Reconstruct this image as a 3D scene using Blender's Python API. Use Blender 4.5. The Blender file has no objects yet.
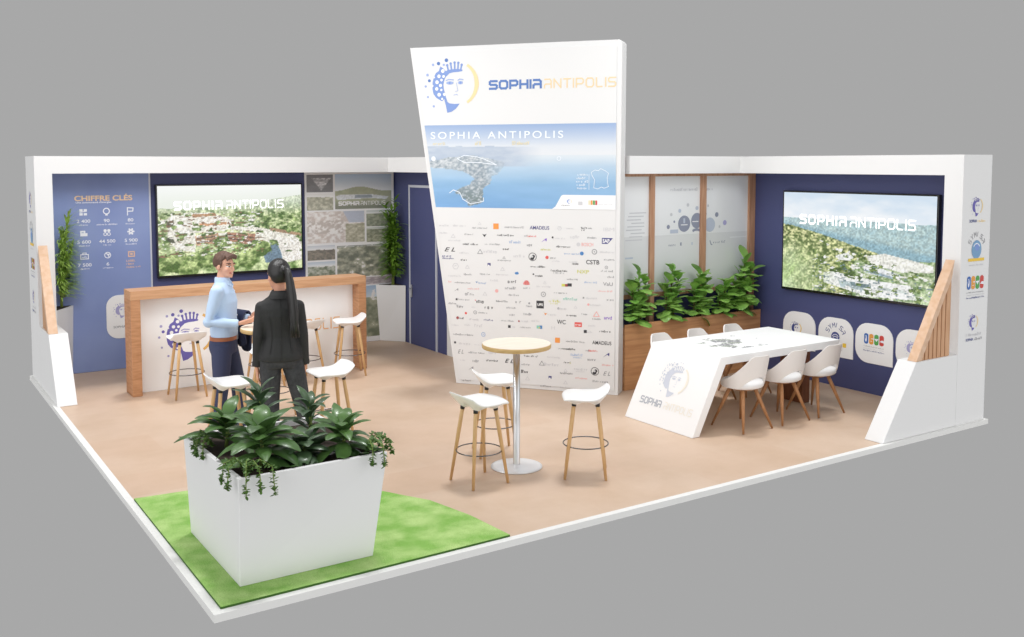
import bpy, bmesh, math, random
import numpy as np
from mathutils import Vector, Matrix, Euler
R = math.radians
sc = bpy.context.scene
COL = sc.collection
rnd = random.Random(7)

# ------------------------------------------------------------------ materials
def lin(c):
    c = c / 255.0
    return c / 12.92 if c <= 0.04045 else ((c + 0.055) / 1.055) ** 2.4
def rgb(h):
    h = h.lstrip('#')
    return tuple(lin(int(h[i:i + 2], 16)) for i in (0, 2, 4))
MATS = {}
def mat(name, col, rough=0.5, metal=0.0, coat=0.0, spec=0.5, bump=None, var=None, emit=0.0):
    """plain procedural surface; var = (second colour, noise scale, stretch xyz)"""
    m = bpy.data.materials.new(name)
    m.use_nodes = True
    nt = m.node_tree
    b = nt.nodes['Principled BSDF']
    c = rgb(col)
    b.inputs['Base Color'].default_value = (*c, 1)
    b.inputs['Roughness'].default_value = rough
    b.inputs['Metallic'].default_value = metal
    b.inputs['Coat Weight'].default_value = coat
    b.inputs['Specular IOR Level'].default_value = spec
    if emit:
        b.inputs['Emission Color'].default_value = (*c, 1)
        b.inputs['Emission Strength'].default_value = emit
    if var or bump:
        tc = nt.nodes.new('ShaderNodeTexCoord')
    if var:
        mp = nt.nodes.new('ShaderNodeMapping')
        mp.inputs['Scale'].default_value = var[2]
        nz = nt.nodes.new('ShaderNodeTexNoise')
        nz.inputs['Scale'].default_value = var[1]
        nz.inputs['Detail'].default_value = 6
        mx = nt.nodes.new('ShaderNodeMix')
        mx.data_type = 'RGBA'
        mx.inputs['A'].default_value = (*c, 1)
        mx.inputs['B'].default_value = (*rgb(var[0]), 1)
        rp = nt.nodes.new('ShaderNodeMapRange')
        rp.inputs['From Min'].default_value = 0.35
        rp.inputs['From Max'].default_value = 0.65
        nt.links.new(tc.outputs['Object'], mp.inputs['Vector'])
        nt.links.new(mp.outputs['Vector'], nz.inputs['Vector'])
        nt.links.new(nz.outputs['Fac'], rp.inputs['Value'])
        nt.links.new(rp.outputs['Result'], mx.inputs['Factor'])
        nt.links.new(mx.outputs['Result'], b.inputs['Base Color'])
    if bump:
        nb = nt.nodes.new('ShaderNodeTexNoise')
        nb.inputs['Scale'].default_value = bump[0]
        bp = nt.nodes.new('ShaderNodeBump')
        bp.inputs['Strength'].default_value = bump[1]
        bp.inputs['Distance'].default_value = 0.01
        nt.links.new(tc.outputs['Object'], nb.inputs['Vector'])
        nt.links.new(nb.outputs['Fac'], bp.inputs['Height'])
        nt.links.new(bp.outputs['Normal'], b.inputs['Normal'])
    MATS[name] = m
    return m
def attr_mat(name, rough=0.5, emit=0.0, spec=0.5):
    m = bpy.data.materials.new(name)
    m.use_nodes = True
    nt = m.node_tree
    b = nt.nodes['Principled BSDF']
    a = nt.nodes.new('ShaderNodeAttribute')
    a.attribute_name = 'Col'
    b.inputs['Roughness'].default_value = rough
    b.inputs['Specular IOR Level'].default_value = spec
    if emit:
        b.inputs['Base Color'].default_value = (0.01, 0.01, 0.01, 1)
        nt.links.new(a.outputs['Color'], b.inputs['Emission Color'])
        b.inputs['Emission Strength'].default_value = emit
    else:
        nt.links.new(a.outputs['Color'], b.inputs['Base Color'])
    MATS[name] = m
    return m

mat('white_lacquer', '#e8e8e8', 0.45, bump=(90, 0.02))
mat('white_print', '#f5f5f5', 0.6)
mat('white_plastic', '#efefef', 0.32)
mat('white_satin', '#ececec', 0.5)
mat('kerb_white', '#e6e6e4', 0.5)
mat('planter_white', '#e9e9e9', 0.5)
mat('navy_wall', '#474d79', 0.55)
mat('blue_panel', '#8c9dcb', 0.5, var=('#7c8dc0', 0.9, (1, 1, 1)))
mat('dark_metal', '#1b1b1d', 0.35)
mat('tv_black', '#151515', 0.25, coat=0.3)
mat('chrome', '#dcdddf', 0.28, metal=1.0)
mat('table_white', '#f5f5f5', 0.45)
mat('ring_metal', '#77787c', 0.25, metal=1.0)
mat('tower_white', '#e3e3e3', 0.5)
mat('turf_edge', '#3c6420', 0.9)
mat('steel', '#c9cacc', 0.3, metal=1.0)
mat('steel_white', '#e6e7ea', 0.3, metal=0.35)
mat('grey_trim', '#c9ccd6', 0.4)
mat('oak', '#c4916a', 0.5, var=('#ad7a52', 3.0, (2.0, 2.0, 14.0)))
mat('oak_h', '#d0a27c', 0.5, var=('#bb8a62', 3.0, (1.0, 14.0, 14.0)))
mat('planter_wood', '#d6a273', 0.5, var=('#c08a5e', 2.2, (1.0, 8.0, 14.0)))
mat('frame_wood', '#c2977a', 0.5, var=('#aa7d5f', 3.0, (14.0, 14.0, 1.0)))
mat('slat_wood', '#d6aa84', 0.5, var=('#c4936b', 3.0, (14.0, 14.0, 1.2)))
mat('rail_wood', '#e0bfa4', 0.5, var=('#d6b08f', 4.0, (4.0, 4.0, 4.0)))
mat('leg_wood', '#d9b483', 0.5, var=('#caa06d', 6.0, (8.0, 8.0, 1.0)))
mat('chair_wood', '#b9875d', 0.5, var=('#a47248', 6.0, (8.0, 8.0, 1.0)))
mat('walnut', '#7b4a2c', 0.5, var=('#683b21', 5.0, (8.0, 8.0, 1.0)))
mat('table_top_wood', '#ece1d0', 0.4, var=('#e6d9c6', 3.0, (2.0, 12.0, 1.0)))
mat('table_edge', '#c9aa74', 0.5, var=('#bd9b64', 5.0, (3.0, 3.0, 12.0)))
mat('frost', '#e6e8ea', 0.3, coat=0.2)
mat('frost_low', '#d9dbdd', 0.3, coat=0.2)
mat('soil', '#3a2d24', 0.9, bump=(60, 0.5))
mat('leaf_dark', '#4c6644', 0.36, coat=0.1, var=('#374f34', 7.0, (1, 1, 1)))
mat('leaf_mid', '#587c40', 0.36, coat=0.1, var=('#3c5c2e', 6.0, (1, 1, 1)))
mat('leaf_fiddle', '#a0cc66', 0.33, coat=0.2, var=('#6fa646', 5.0, (1, 1, 1)))
mat('leaf_palm', '#86ad42', 0.45, var=('#6a9432', 8.0, (1, 1, 1)))
mat('leaf_palm_light', '#bcd974', 0.45, var=('#9cc058', 8.0, (1, 1, 1)))
mat('leaf_trail', '#5d8036', 0.45, var=('#42632a', 30.0, (1, 1, 1)))
mat('stem', '#6a5a3a', 0.7)
mat('stem_green', '#7b8f45', 0.6)
# people
mat('shirt', '#bcd2ee', 0.75, bump=(55, 0.25))
mat('trouser_navy', '#3a4160', 0.8, bump=(40, 0.2))
mat('jacket_navy', '#2c3350', 0.8, bump=(30, 0.3))
mat('belt', '#a5623f', 0.5)
mat('shoe_brown', '#6b4632', 0.45)
mat('shoe_black', '#161616', 0.4)
mat('suit_black', '#262627', 0.75, bump=(40, 0.25))
mat('trouser_check', '#3e3f43', 0.85, var=('#2e2f33', 30.0, (1, 1, 1)), bump=(60, 0.2))
mat('hair_brown', '#5c4236', 0.55, bump=(160, 0.4))
mat('hair_black', '#1f1d1d', 0.35, bump=(120, 0.3))
attr_mat('skin', 0.5, spec=0.35)
# prints
for n_, h_ in dict(ink_k='#3a3a3e', ink_g='#9c9ca0', ink_f='#cfcfd2', ink_o='#ee9a4c', ink_r='#e0605a', ink_b='#4f86c0',
                   ink_n='#4a4a86', ink_p='#8b62c8', ink_y='#cfcf62', ink_e='#86c9b8', ink_l='#a3b8da', ink_i='#eeb0ac',
                   ink_d='#a04a4a', logo_blue='#7f9ad4', logo_deep='#5a7dbb', logo_soft='#9db1de', logo_yellow='#f5dba6',
                   logo_cream='#f0d4a8', ink_white='#f6f6f6', gold='#e2b465', violet='#6a63b0', violet_soft='#a9a6d0',
                   gold_pale='#f0c08c', table_blue='#ced3df', table_ink='#b4b8c1', table_cream='#efe9dc', glass_ink='#8d93a6', glass_soft='#b9c2d2',
                   glass_faint='#c6c8cd', c_blue='#3f6cb4', c_orange='#e8a04a', c_green='#5aa552', c_red='#cf4b44', c_navy='#3f4a8a',
                   c_yellow='#f0c84a', c_sky='#7aa3c8', icon_white='#eef0f8', icon_orange='#e6bda0', head_orange='#f0cfa6',
                   tab_white='#f3f4f6', pale_yellow='#e9dfc0', outline_white='#eef4fb').items():
    mat(n_, h_, 0.6)
mat('map_green', '#a9b0a2', 0.6)
mat('tv_white', '#ffffff', 0.5, emit=1.0)
mat('led', '#fff4e4', 0.5, emit=6.0)
attr_mat('screen', 0.3, emit=0.93)
attr_mat('print', 0.55)

# floor: pale oak-toned vinyl laid in large sheets
def floor_material():
    m = bpy.data.materials.new('floor_vinyl')
    m.use_nodes = True
    nt = m.node_tree
    b = nt.nodes['Principled BSDF']
    tc = nt.nodes.new('ShaderNodeTexCoord')
    br = nt.nodes.new('ShaderNodeTexBrick')
    br.inputs['Scale'].default_value = 1.0
    br.inputs['Brick Width'].default_value = 1.2
    br.inputs['Row Height'].default_value = 0.6
    br.inputs['Mortar Size'].default_value = 0.0
    br.inputs['Color1'].default_value = (*rgb(FLOOR[0]), 1)
    br.inputs['Color2'].default_value = (*rgb(FLOOR[1]), 1)
    nz = nt.nodes.new('ShaderNodeTexNoise')
    nz.inputs['Scale'].default_value = 1.6
    nz.inputs['Detail'].default_value = 8
    nz.inputs['Roughness'].default_value = 0.65
    mx = nt.nodes.new('ShaderNodeMix')
    mx.data_type = 'RGBA'
    mx.inputs['B'].default_value = (*rgb(FLOOR[2]), 1)
    rp = nt.nodes.new('ShaderNodeMapRange')
    rp.inputs['From Min'].default_value = 0.4
    rp.inputs['From Max'].default_value = 0.72
    rp.inputs['To Max'].default_value = 0.6
    nt.links.new(tc.outputs['Object'], br.inputs['Vector'])
    nt.links.new(tc.outputs['Object'], nz.inputs['Vector'])
    nt.links.new(nz.outputs['Fac'], rp.inputs['Value'])
    nt.links.new(rp.outputs['Result'], mx.inputs['Factor'])
    nt.links.new(br.outputs['Color'], mx.inputs['A'])
    nt.links.new(mx.outputs['Result'], b.inputs['Base Color'])
    b.inputs['Roughness'].default_value = 0.5
    b.inputs['Specular IOR Level'].default_value = 0.5
    MATS['floor'] = m
FLOOR = ('#cfb7a2', '#caae97', '#bb9e82')
floor_material()
def grass_material():
    m = bpy.data.materials.new('artificial_turf')
    m.use_nodes = True
    nt = m.node_tree
    b = nt.nodes['Principled BSDF']
    tc = nt.nodes.new('ShaderNodeTexCoord')
    n1 = nt.nodes.new('ShaderNodeTexNoise'); n1.inputs['Scale'].default_value = 5; n1.inputs['Detail'].default_value = 8
    n2 = nt.nodes.new('ShaderNodeTexNoise'); n2.inputs['Scale'].default_value = 130; n2.inputs['Detail'].default_value = 3
    r1 = nt.nodes.new('ShaderNodeValToRGB')
    r1.color_ramp.elements[0].position = 0.36; r1.color_ramp.elements[0].color = (*rgb('#90c062'), 1)
    r1.color_ramp.elements[1].position = 0.66; r1.color_ramp.elements[1].color = (*rgb('#bfdd90'), 1)
    mx = nt.nodes.new('ShaderNodeMix'); mx.data_type = 'RGBA'; mx.blend_type = 'MULTIPLY'
    mx.inputs['Factor'].default_value = 0.5
    r2 = nt.nodes.new('ShaderNodeValToRGB')
    r2.color_ramp.elements[0].position = 0.3; r2.color_ramp.elements[0].color = (0.35, 0.4, 0.3, 1)
    r2.color_ramp.elements[1].position = 0.6; r2.color_ramp.elements[1].color = (1, 1, 1, 1)
    bp = nt.nodes.new('ShaderNodeBump'); bp.inputs['Strength'].default_value = 0.7; bp.inputs['Distance'].default_value = 0.01
    L = nt.links.new
    L(tc.outputs['Object'], n1.inputs['Vector']); L(tc.outputs['Object'], n2.inputs['Vector'])
    L(n1.outputs['Fac'], r1.inputs['Fac']); L(n2.outputs['Fac'], r2.inputs['Fac'])
    L(r1.outputs['Color'], mx.inputs['A']); L(r2.outputs['Color'], mx.inputs['B'])
    L(mx.outputs['Result'], b.inputs['Base Color'])
    L(n2.outputs['Fac'], bp.inputs['Height']); L(bp.outputs['Normal'], b.inputs['Normal'])
    b.inputs['Roughness'].default_value = 0.9
    b.inputs['Specular IOR Level'].default_value = 0.1
    MATS['turf'] = m
grass_material()

# ------------------------------------------------------------------ mesh builder
class MB:
    def __init__(s):
        s.v = []; s.f = []; s.m = []; s.sm = []
    def add(s, vs, fs, m=None, smooth=False):
        o = len(s.v)
        s.v += [tuple(v) for v in vs]
        for f in fs:
            s.f.append(tuple(i + o for i in f)); s.m.append(m); s.sm.append(smooth)
    def box(s, x0, x1, y0, y1, z0, z1, m=None, M=None):
        vs = [Vector((x, y, z)) for z in (z0, z1) for y in (y0, y1) for x in (x0, x1)]
        if M: vs = [M @ v for v in vs]
        s.add(vs, [(0, 2, 3, 1), (4, 5, 7, 6), (0, 1, 5, 4), (2, 6, 7, 3), (0, 4, 6, 2), (1, 3, 7, 5)], m)
    def hexa(s, b, t, m=None):
        """bottom four and top four corners, counter-clockwise from above"""
        n = len(b)
        fs = [tuple(range(n - 1, -1, -1)), tuple(range(n, 2 * n))]
        fs += [(i, (i + 1) % n, n + (i + 1) % n, n + i) for i in range(n)]
        s.add(list(b) + list(t), fs, m)
    def prism(s, poly, vec, m=None):
        vec = Vector(vec)
        s.hexa([Vector(p) for p in poly], [Vector(p) + vec for p in poly], m)
    def tube(s, pts, rad, n=10, m=None, sq=None, cap=True, up=None):
        pts = [Vector(p) for p in pts]
        if not hasattr(rad, '__len__'): rad = [rad] * len(pts)
        rings = []
        ref = Vector(up) if up else None
        for i, p in enumerate(pts):
            t = (pts[min(i + 1, len(pts) - 1)] - pts[max(i - 1, 0)]).normalized()
            if ref is None:
                ref = Vector((0, 0, 1)) if abs(t.z) < 0.9 else Vector((1, 0, 0))
            a = (ref - t * ref.dot(t)).normalized()
            b = t.cross(a); ref = a
            k = sq if sq else 1.0
            rings.append([p + a * (rad[i] * math.cos(2 * math.pi * j / n)) + b * (rad[i] * k * math.sin(2 * math.pi * j / n)) for j in range(n)])
        s.rings(rings, m, cap)
    def rings(s, rings, m=None, cap=True, smooth=True):
        n = len(rings[0]); vs = [v for r in rings for v in r]; fs = []
        for i in range(len(rings) - 1):
            for j in range(n):
                fs.append((i * n + j, i * n + (j + 1) % n, (i + 1) * n + (j + 1) % n, (i + 1) * n + j))
        s.add(vs, fs, m, smooth)
        if cap:
            o = len(s.v) - len(vs); k = o + (len(rings) - 1) * n
            s.f.append(tuple(range(o + n - 1, o - 1, -1))); s.m.append(m); s.sm.append(False)
            s.f.append(tuple(range(k, k + n))); s.m.append(m); s.sm.append(False)
    def lathe(s, prof, n=32, m=None, c=(0, 0, 0), cap=True):
        s.rings([[Vector((c[0] + r * math.cos(2 * math.pi * j / n), c[1] + r * math.sin(2 * math.pi * j / n), c[2] + z)) for j in range(n)] for r, z in prof], m, cap)
    def torus(s, c, R0, r, n=28, k=8, m=None):
        rings = []
        for i in range(n + 1):
            a = 2 * math.pi * i / n
            d = Vector((math.cos(a), math.sin(a), 0))
            rings.append([Vector(c) + d * (R0 + r * math.cos(2 * math.pi * j / k)) + Vector((0, 0, r * math.sin(2 * math.pi * j / k))) for j in range(k)])
        s.rings(rings, m, False)
    def ell(s, c, r, n=16, k=10, M=None, m=None):
        rings = []
        for i in range(k + 1):
            a = math.pi * (i / k - 0.5)
            a = max(-1.5, min(1.5, a))
            ring = [Vector((r[0] * math.cos(a) * math.cos(2 * math.pi * j / n), r[1] * math.cos(a) * math.sin(2 * math.pi * j / n), r[2] * math.sin(a))) for j in range(n)]
            if M: ring = [M @ q for q in ring]
            rings.append([Vector(c) + q for q in ring])
        s.rings(rings, m, True)
    def grid(s, P, m=None, smooth=True):
        ny = len(P); nx = len(P[0])
        s.add([p for r in P for p in r], [(j * nx + i, j * nx + i + 1, (j + 1) * nx + i + 1, (j + 1) * nx + i) for j in range(ny - 1) for i in range(nx - 1)], m, smooth)
    def mesh(s, name, default):
        me = bpy.data.meshes.new(name)
        me.from_pydata(s.v, [], s.f)
        names = []
        for m in s.m:
            k = m or default
            if k not in names: names.append(k)
        for k in names: me.materials.append(MATS[k])
        for p, m, sm in zip(me.polygons, s.m, s.sm):
            p.material_index = names.index(m or default); p.use_smooth = sm
        me.update()
        return me
    def build(s, name, default, parent=None, bevel=0, seg=2, recalc=True):
        me = s.mesh(name, default)
        if recalc:
            bm = bmesh.new(); bm.from_mesh(me)
            bmesh.ops.recalc_face_normals(bm, faces=bm.faces)
            bm.to_mesh(me); bm.free()
        o = bpy.data.objects.new(name, me)
        COL.objects.link(o)
        if parent: o.parent = parent
        if bevel:
            b = o.modifiers.new('bevel', 'BEVEL'); b.width = bevel; b.segments = seg; b.limit_method = 'ANGLE'; b.angle_limit = R(40)
        return o
def tag(o, label=None, cat=None, group=None, kind=None):
    if label: o['label'] = label
    if cat: o['category'] = cat
    if group: o['group'] = group
    if kind: o['kind'] = kind
    return o
def thing(name, label, cat, loc=(0, 0, 0), rz=0, group=None):
    o = bpy.data.objects.new(name, None); COL.objects.link(o)
    o.empty_display_size = 0.1
    o.location = loc; o.rotation_euler = (0, 0, rz)
    return tag(o, label, cat, group)
def struct(o):
    o['kind'] = 'structure'; return o
def children(o):
    return [c for c in bpy.data.objects if c.parent == o]
def dup(root, loc, rz, label=None):
    r = root.copy(); COL.objects.link(r); r.location = loc; r.rotation_euler = (0, 0, rz)
    if label: r['label'] = label
    for ch in children(root):
        c = ch.copy(); COL.objects.link(c); c.parent = r
        for g in children(ch):
            d = g.copy(); COL.objects.link(d); d.parent = c
    return r
def remesh(mb, name, mname, parent, voxel, smooth=4, fac=0.5, color=None):
    me = mb.mesh('tmp', mname)
    o = bpy.data.objects.new('tmp', me); COL.objects.link(o)
    r = o.modifiers.new('r', 'REMESH'); r.mode = 'VOXEL'; r.voxel_size = voxel
    if smooth:
        k = o.modifiers.new('s', 'SMOOTH'); k.iterations = smooth; k.factor = fac
    dg = bpy.context.evaluated_depsgraph_get()
    new = bpy.data.meshes.new_from_object(o.evaluated_get(dg))
    bpy.data.objects.remove(o)
    new.name = name
    new.materials.clear(); new.materials.append(MATS[mname])
    for p in new.polygons: p.use_smooth = True
    if color:
        a = new.color_attributes.new('Col', 'FLOAT_COLOR', 'POINT')
        co = np.empty(len(new.vertices) * 3); new.vertices.foreach_get('co', co)
        c = color(co.reshape(-1, 3))
        a.data.foreach_set('color', np.hstack([c, np.ones((len(c), 1))]).ravel())
    ob = bpy.data.objects.new(name, new); COL.objects.link(ob)
    if parent: ob.parent = parent
    return ob

# ------------------------------------------------------------------ flat prints on a plane
class Plane:
    """decal space: (u, v) metres on a plane with outward normal; layers lift by a hair"""
    def __init__(s, o, u, v, lift=0.002):
        s.o = Vector(o); s.u = Vector(u).normalized(); s.v = Vector(v).normalized(); s.n = s.u.cross(s.v).normalized()
        s.mb = MB(); s.h = lift; s.k = 0
    def p(s, u, v):
        return s.o + s.u * u + s.v * v + s.n * (s.h + s.k * 0.00003)
    def poly(s, pts, m):
        s.k += 1
        s.mb.add([s.p(*q) for q in pts], [tuple(range(len(pts)))], m)
    def rect(s, u, v, w, h, m, sk=0):
        s.poly([(u - w / 2, v - h / 2), (u + w / 2, v - h / 2), (u + w / 2 + sk, v + h / 2), (u - w / 2 + sk, v + h / 2)], m)
    def disc(s, u, v, r, m, n=18, ry=None):
        ry = ry or r
        s.poly([(u + r * math.cos(2 * math.pi * i / n), v + ry * math.sin(2 * math.pi * i / n)) for i in range(n)], m)
    def arc(s, u, v, r, w, a0, a1, m, n=16, w1=None):
        s.k += 1
        w1 = w if w1 is None else w1
        vs = []
        for i in range(n + 1):
            t = i / n; a = R(a0 + (a1 - a0) * t); ww = w + (w1 - w) * (1 - abs(2 * t - 1))
            for q in (r - ww / 2, r + ww / 2): vs.append(s.p(u + q * math.cos(a), v + q * math.sin(a)))
        s.mb.add(vs, [(2 * i, 2 * i + 1, 2 * i + 3, 2 * i + 2) for i in range(n)], m)
    def ring(s, u, v, r, w, m): s.arc(u, v, r, w, 0, 360, m, 20)
    def line(s, pts, w, m, joint=True):
        s.k += 1
        for (a, b) in zip(pts[:-1], pts[1:]):
            d = Vector((b[0] - a[0], b[1] - a[1]))
            if d.length < 1e-9: continue
            d.normalize(); n = Vector((-d.y, d.x)) * w / 2
            e = d * (w * 0.42 if joint else 0)
            s.mb.add([s.p(a[0] - n.x - e.x, a[1] - n.y - e.y), s.p(b[0] - n.x + e.x, b[1] - n.y + e.y), s.p(b[0] + n.x + e.x, b[1] + n.y + e.y), s.p(a[0] + n.x - e.x, a[1] + n.y - e.y)], [(0, 1, 2, 3)], m)
            s.k += 1
    def text(s, body, u, v, width, m, height=None, bold=0.0, align='C', space=1.0, shear=0.0):
        """real lettering from the built-in font, scaled to a width (and height) in metres"""
        s.k += 1
        cu = bpy.data.curves.new('t', 'FONT'); cu.body = body; cu.size = 1; cu.offset = bold; cu.space_character = space; cu.shear = shear
        o = bpy.data.objects.new('t', cu); COL.objects.link(o)
        dg = bpy.context.evaluated_depsgraph_get()
        me = bpy.data.meshes.new_from_object(o.evaluated_get(dg))
        vs = [w.co.copy() for w in me.vertices]; fs = [tuple(p.vertices) for p in me.polygons]
        bpy.data.objects.remove(o); bpy.data.curves.remove(cu); bpy.data.meshes.remove(me)
        x0 = min(w.x for w in vs); x1 = max(w.x for w in vs); y0 = min(w.y for w in vs); y1 = max(w.y for w in vs)
        k = width / (x1 - x0); ky = height / (y1 - y0) if height else k
        off = {'C': -width / 2, 'L': 0, 'R': -width}[align]
        s.mb.add([s.p(u + off + (w.x - x0) * k, v + (w.y - (y0 + y1) / 2) * ky) for w in vs], fs, m)
    def build(s, name, parent=None, default='ink_k'):
        o = s.mb.build(name, default, parent, recalc=False)
        s.mb = MB()
        return o

STROKES = {
 'S': ([[(1, 1), (.15, 1), (0, .87), (0, .64), (.15, .52), (.85, .5), (1, .37), (1, .13), (.85, 0), (0, 0)]], 1),
 'O': ([[(.2, 0), (.8, 0), (1, .2), (1, .8), (.8, 1), (.2, 1), (0, .8), (0, .2), (.2, 0)]], 1.05),
 'P': ([[(0, 0), (0, 1), (.8, 1), (1, .85), (1, .53), (.8, .38), (0, .38)]], 1),
 'H': ([[(0, 0), (0, 1)], [(1, 0), (1, 1)], [(0, .5), (1, .5)]], 1),
 'I': ([[(0, 0), (0, 1)]], 0.0),
 'A': ([[(.05, 1), (.8, 1), (1, .8), (1, 0)], [(1, .45), (.2, .45), (0, .3), (0, 0)]], 1),
 'N': ([[(0, 0), (0, 1), (1, 0), (1, 1)]], 1),
 'T': ([[(0, 1), (1, 1)], [(.5, 1), (.5, 0)]], 1),
 'Y': ([[(0, 1), (.5, .5), (1, 1)], [(.5, .5), (.5, 0)]], 1),
 'M': ([[(0, 0), (0, 1), (.5, .4), (1, 1), (1, 0)]], 1),
 'L': ([[(0, 1), (0, .15), (.15, 0), (.9, 0)]], .9)}
def logotype(pl, word, u, v, w, h, sw, m, gap=0.42):
    """squared techno capitals: (u, v) lower left, overall width and cap height"""
    tot = sum(STROKES[c][1] for c in word) + gap * (len(word) - 1)
    k = (w - sw) / tot; x = u + sw / 2
    hh = h - sw
    for c in word:
        st, cw = STROKES[c]
        for l in st: pl.line([(x + a * k * (cw if cw else 1), v + sw / 2 + b * hh) for a, b in l], sw, m)
        x += (cw + gap) * k
def emblem(pl, u, v, S, deep='logo_deep', blue='logo_blue', soft='logo_soft', yellow='logo_yellow', detail=True, base='white_print'):
    """antique head in profile with a crown of hexagons and a yellow crescent; S = height"""
    k = S / 490.0
    q = lambda x, y: (u + (x - 380) * k, v - (y - 320) * k)
    def P(pts, m): pl.poly([q(*p) for p in pts], m)
    P([(275, 150), (300, 165), (330, 195), (345, 222), (318, 262), (304, 310), (310, 360), (322, 390), (326, 425), (292, 462), (235, 430), (208, 395), (198, 350), (200, 290), (212, 245), (232, 208), (262, 190)], blue)
    P([(312, 256), (300, 230), (322, 200), (350, 182), (400, 178), (445, 178), (490, 186), (488, 198), (450, 204), (400, 206), (365, 214), (335, 240)], blue)
    for x0, y0, x1, y1 in [(356, 200, 342, 142), (386, 195, 376, 128), (416, 192, 414, 120), (444, 192, 450, 124), (470, 196, 482, 142)]:
        pl.line([q(x0, y0), q(x1, y1)], 15 * k, blue, False)
        pl.disc(*q(x1, y1), 12 * k, blue, 10)
    P([(308, 425), (330, 460), (365, 482), (410, 487), (462, 486), (425, 530), (385, 556), (342, 566), (330, 510)], blue)
    P([(318, 380), (330, 430), (345, 470), (308, 440)], blue)
    if detail:
        for x, y, r in [(300, 192, 17), (262, 237, 16), (307, 240, 13), (287, 272, 12), (243, 290, 17), (277, 320, 15), (240, 350, 16), (285, 360, 11), (263, 402, 17), (315, 400, 14), (214, 246, 9), (199, 322, 9), (292, 440, 10)]:
            pl.disc(*q(x, y), r * k, base, 12)
    for x, y, r in [(335, 97, 17), (258, 124, 16), (205, 134, 12), (310, 137, 11), (150, 223, 13), (168, 275, 14), (132, 325, 11), (153, 421, 10), (210, 505, 11)]:
        pl.disc(*q(x, y), r * k, deep if r > 13 else soft, 12)
    for cx, w in ((368, 36), (470, 24)):
        pl.disc(*q(cx, 300), w * k, soft, 14, ry=15 * k)
        pl.disc(*q(cx - 2, 300), 11 * k, blue, 10)
        pl.line([q(cx - w, 278), q(cx - w * .3, 268), q(cx + w, 274)], 9 * k, soft)
    pl.line([q(432, 300), q(440, 350), q(446, 372), q(420, 376)], 4 * k, soft)
    pl.line([q(405, 408), q(432, 404), q(446, 410)], 5 * k, soft)
    pl.arc(*q(430, 310), 195 * k, 22 * k, -58, 58, yellow, 18, 40 * k)
def microtext(pl, u, v, w, m, h=0.022, seed=0):
    """a line of lettering too small to read: letter-like strokes"""
    r = random.Random(seed + int(u * 1000) + int(v * 777))
    k0 = pl.k
    x = u - w / 2
    while x < u + w / 2:
        lw = h * r.uniform(0.35, 0.75)
        if r.random() < 0.12: x += lw; continue
        hh = h * r.choice((0.62, 0.62, 0.7, 1.0))
        t = h * 0.2
        y = v - h / 2
        kind = r.randrange(4)
        if kind == 0: pl.line([(x, y), (x, y + hh)], t, m, False); pl.line([(x, y + hh * .9), (x + lw * .7, y + hh * .9)], t, m, False)
        elif kind == 1: pl.line([(x, y), (x + lw * .7, y), (x + lw * .7, y + hh), (x, y + hh), (x, y)], t, m, False)
        elif kind == 2: pl.line([(x, y), (x, y + hh)], t, m, False); pl.line([(x + lw * .7, y), (x + lw * .7, y + hh * .8)], t, m, False)
        else: pl.line([(x, y + hh), (x + lw * .35, y), (x + lw * .7, y + hh)], t, m, False)
        x += lw + h * 0.18
        pl.k = k0

# ------------------------------------------------------------------ pictures (grids of procedurally computed colours)
def vnoise(x, y, seed=0):
    xi = np.floor(x).astype(np.int64); yi = np.floor(y).astype(np.int64)
    fx = x - xi; fy = y - yi
    fx = fx * fx * (3 - 2 * fx); fy = fy * fy * (3 - 2 * fy)
    def h(a, b):
        n = (a * 374761393 + b * 668265263 + seed * 974711) & 0x7fffffff
        n = ((n ^ (n >> 13)) * 1274126177) & 0x7fffffff
        return ((n ^ (n >> 16)) & 0xffff) / 65535.0
    return (h(xi, yi) * (1 - fx) + h(xi + 1, yi) * fx) * (1 - fy) + (h(xi, yi + 1) * (1 - fx) + h(xi + 1, yi + 1) * fx) * fy
def fbm(x, y, seed=0, oc=4):
    t = 0; a = .5; n = 0
    for i in range(oc):
        t = t + a * vnoise(x * 2 ** i, y * 2 ** i, seed + i); n += a; a *= .55
    return t / n
def H(h): h = h.lstrip('#'); return np.array([int(h[i:i + 2], 16) / 255.0 for i in (0, 2, 4)])
def mixc(a, b, t): t = np.clip(t, 0, 1)[..., None]; return a * (1 - t) + b * t
def inpoly(u, v, pts):
    c = np.zeros(u.shape, bool); n = len(pts)
    for i in range(n):
        x0, y0 = pts[i]; x1, y1 = pts[(i + 1) % n]
        if y0 == y1: continue
        k = ((y0 > v) != (y1 > v)) & (u < (x1 - x0) * (v - y0) / (y1 - y0) + x0)
        c ^= k
    return c
def paste(c, u, v, pts, col, noise=0):
    k = inpoly(u, v, pts)
    cc = H(col)
    if noise: cc = cc * (1 - noise + 2 * noise * vnoise(u * 60, v * 40, 5))[..., None]; c[k] = cc[k]
    else: c[k] = cc
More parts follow.
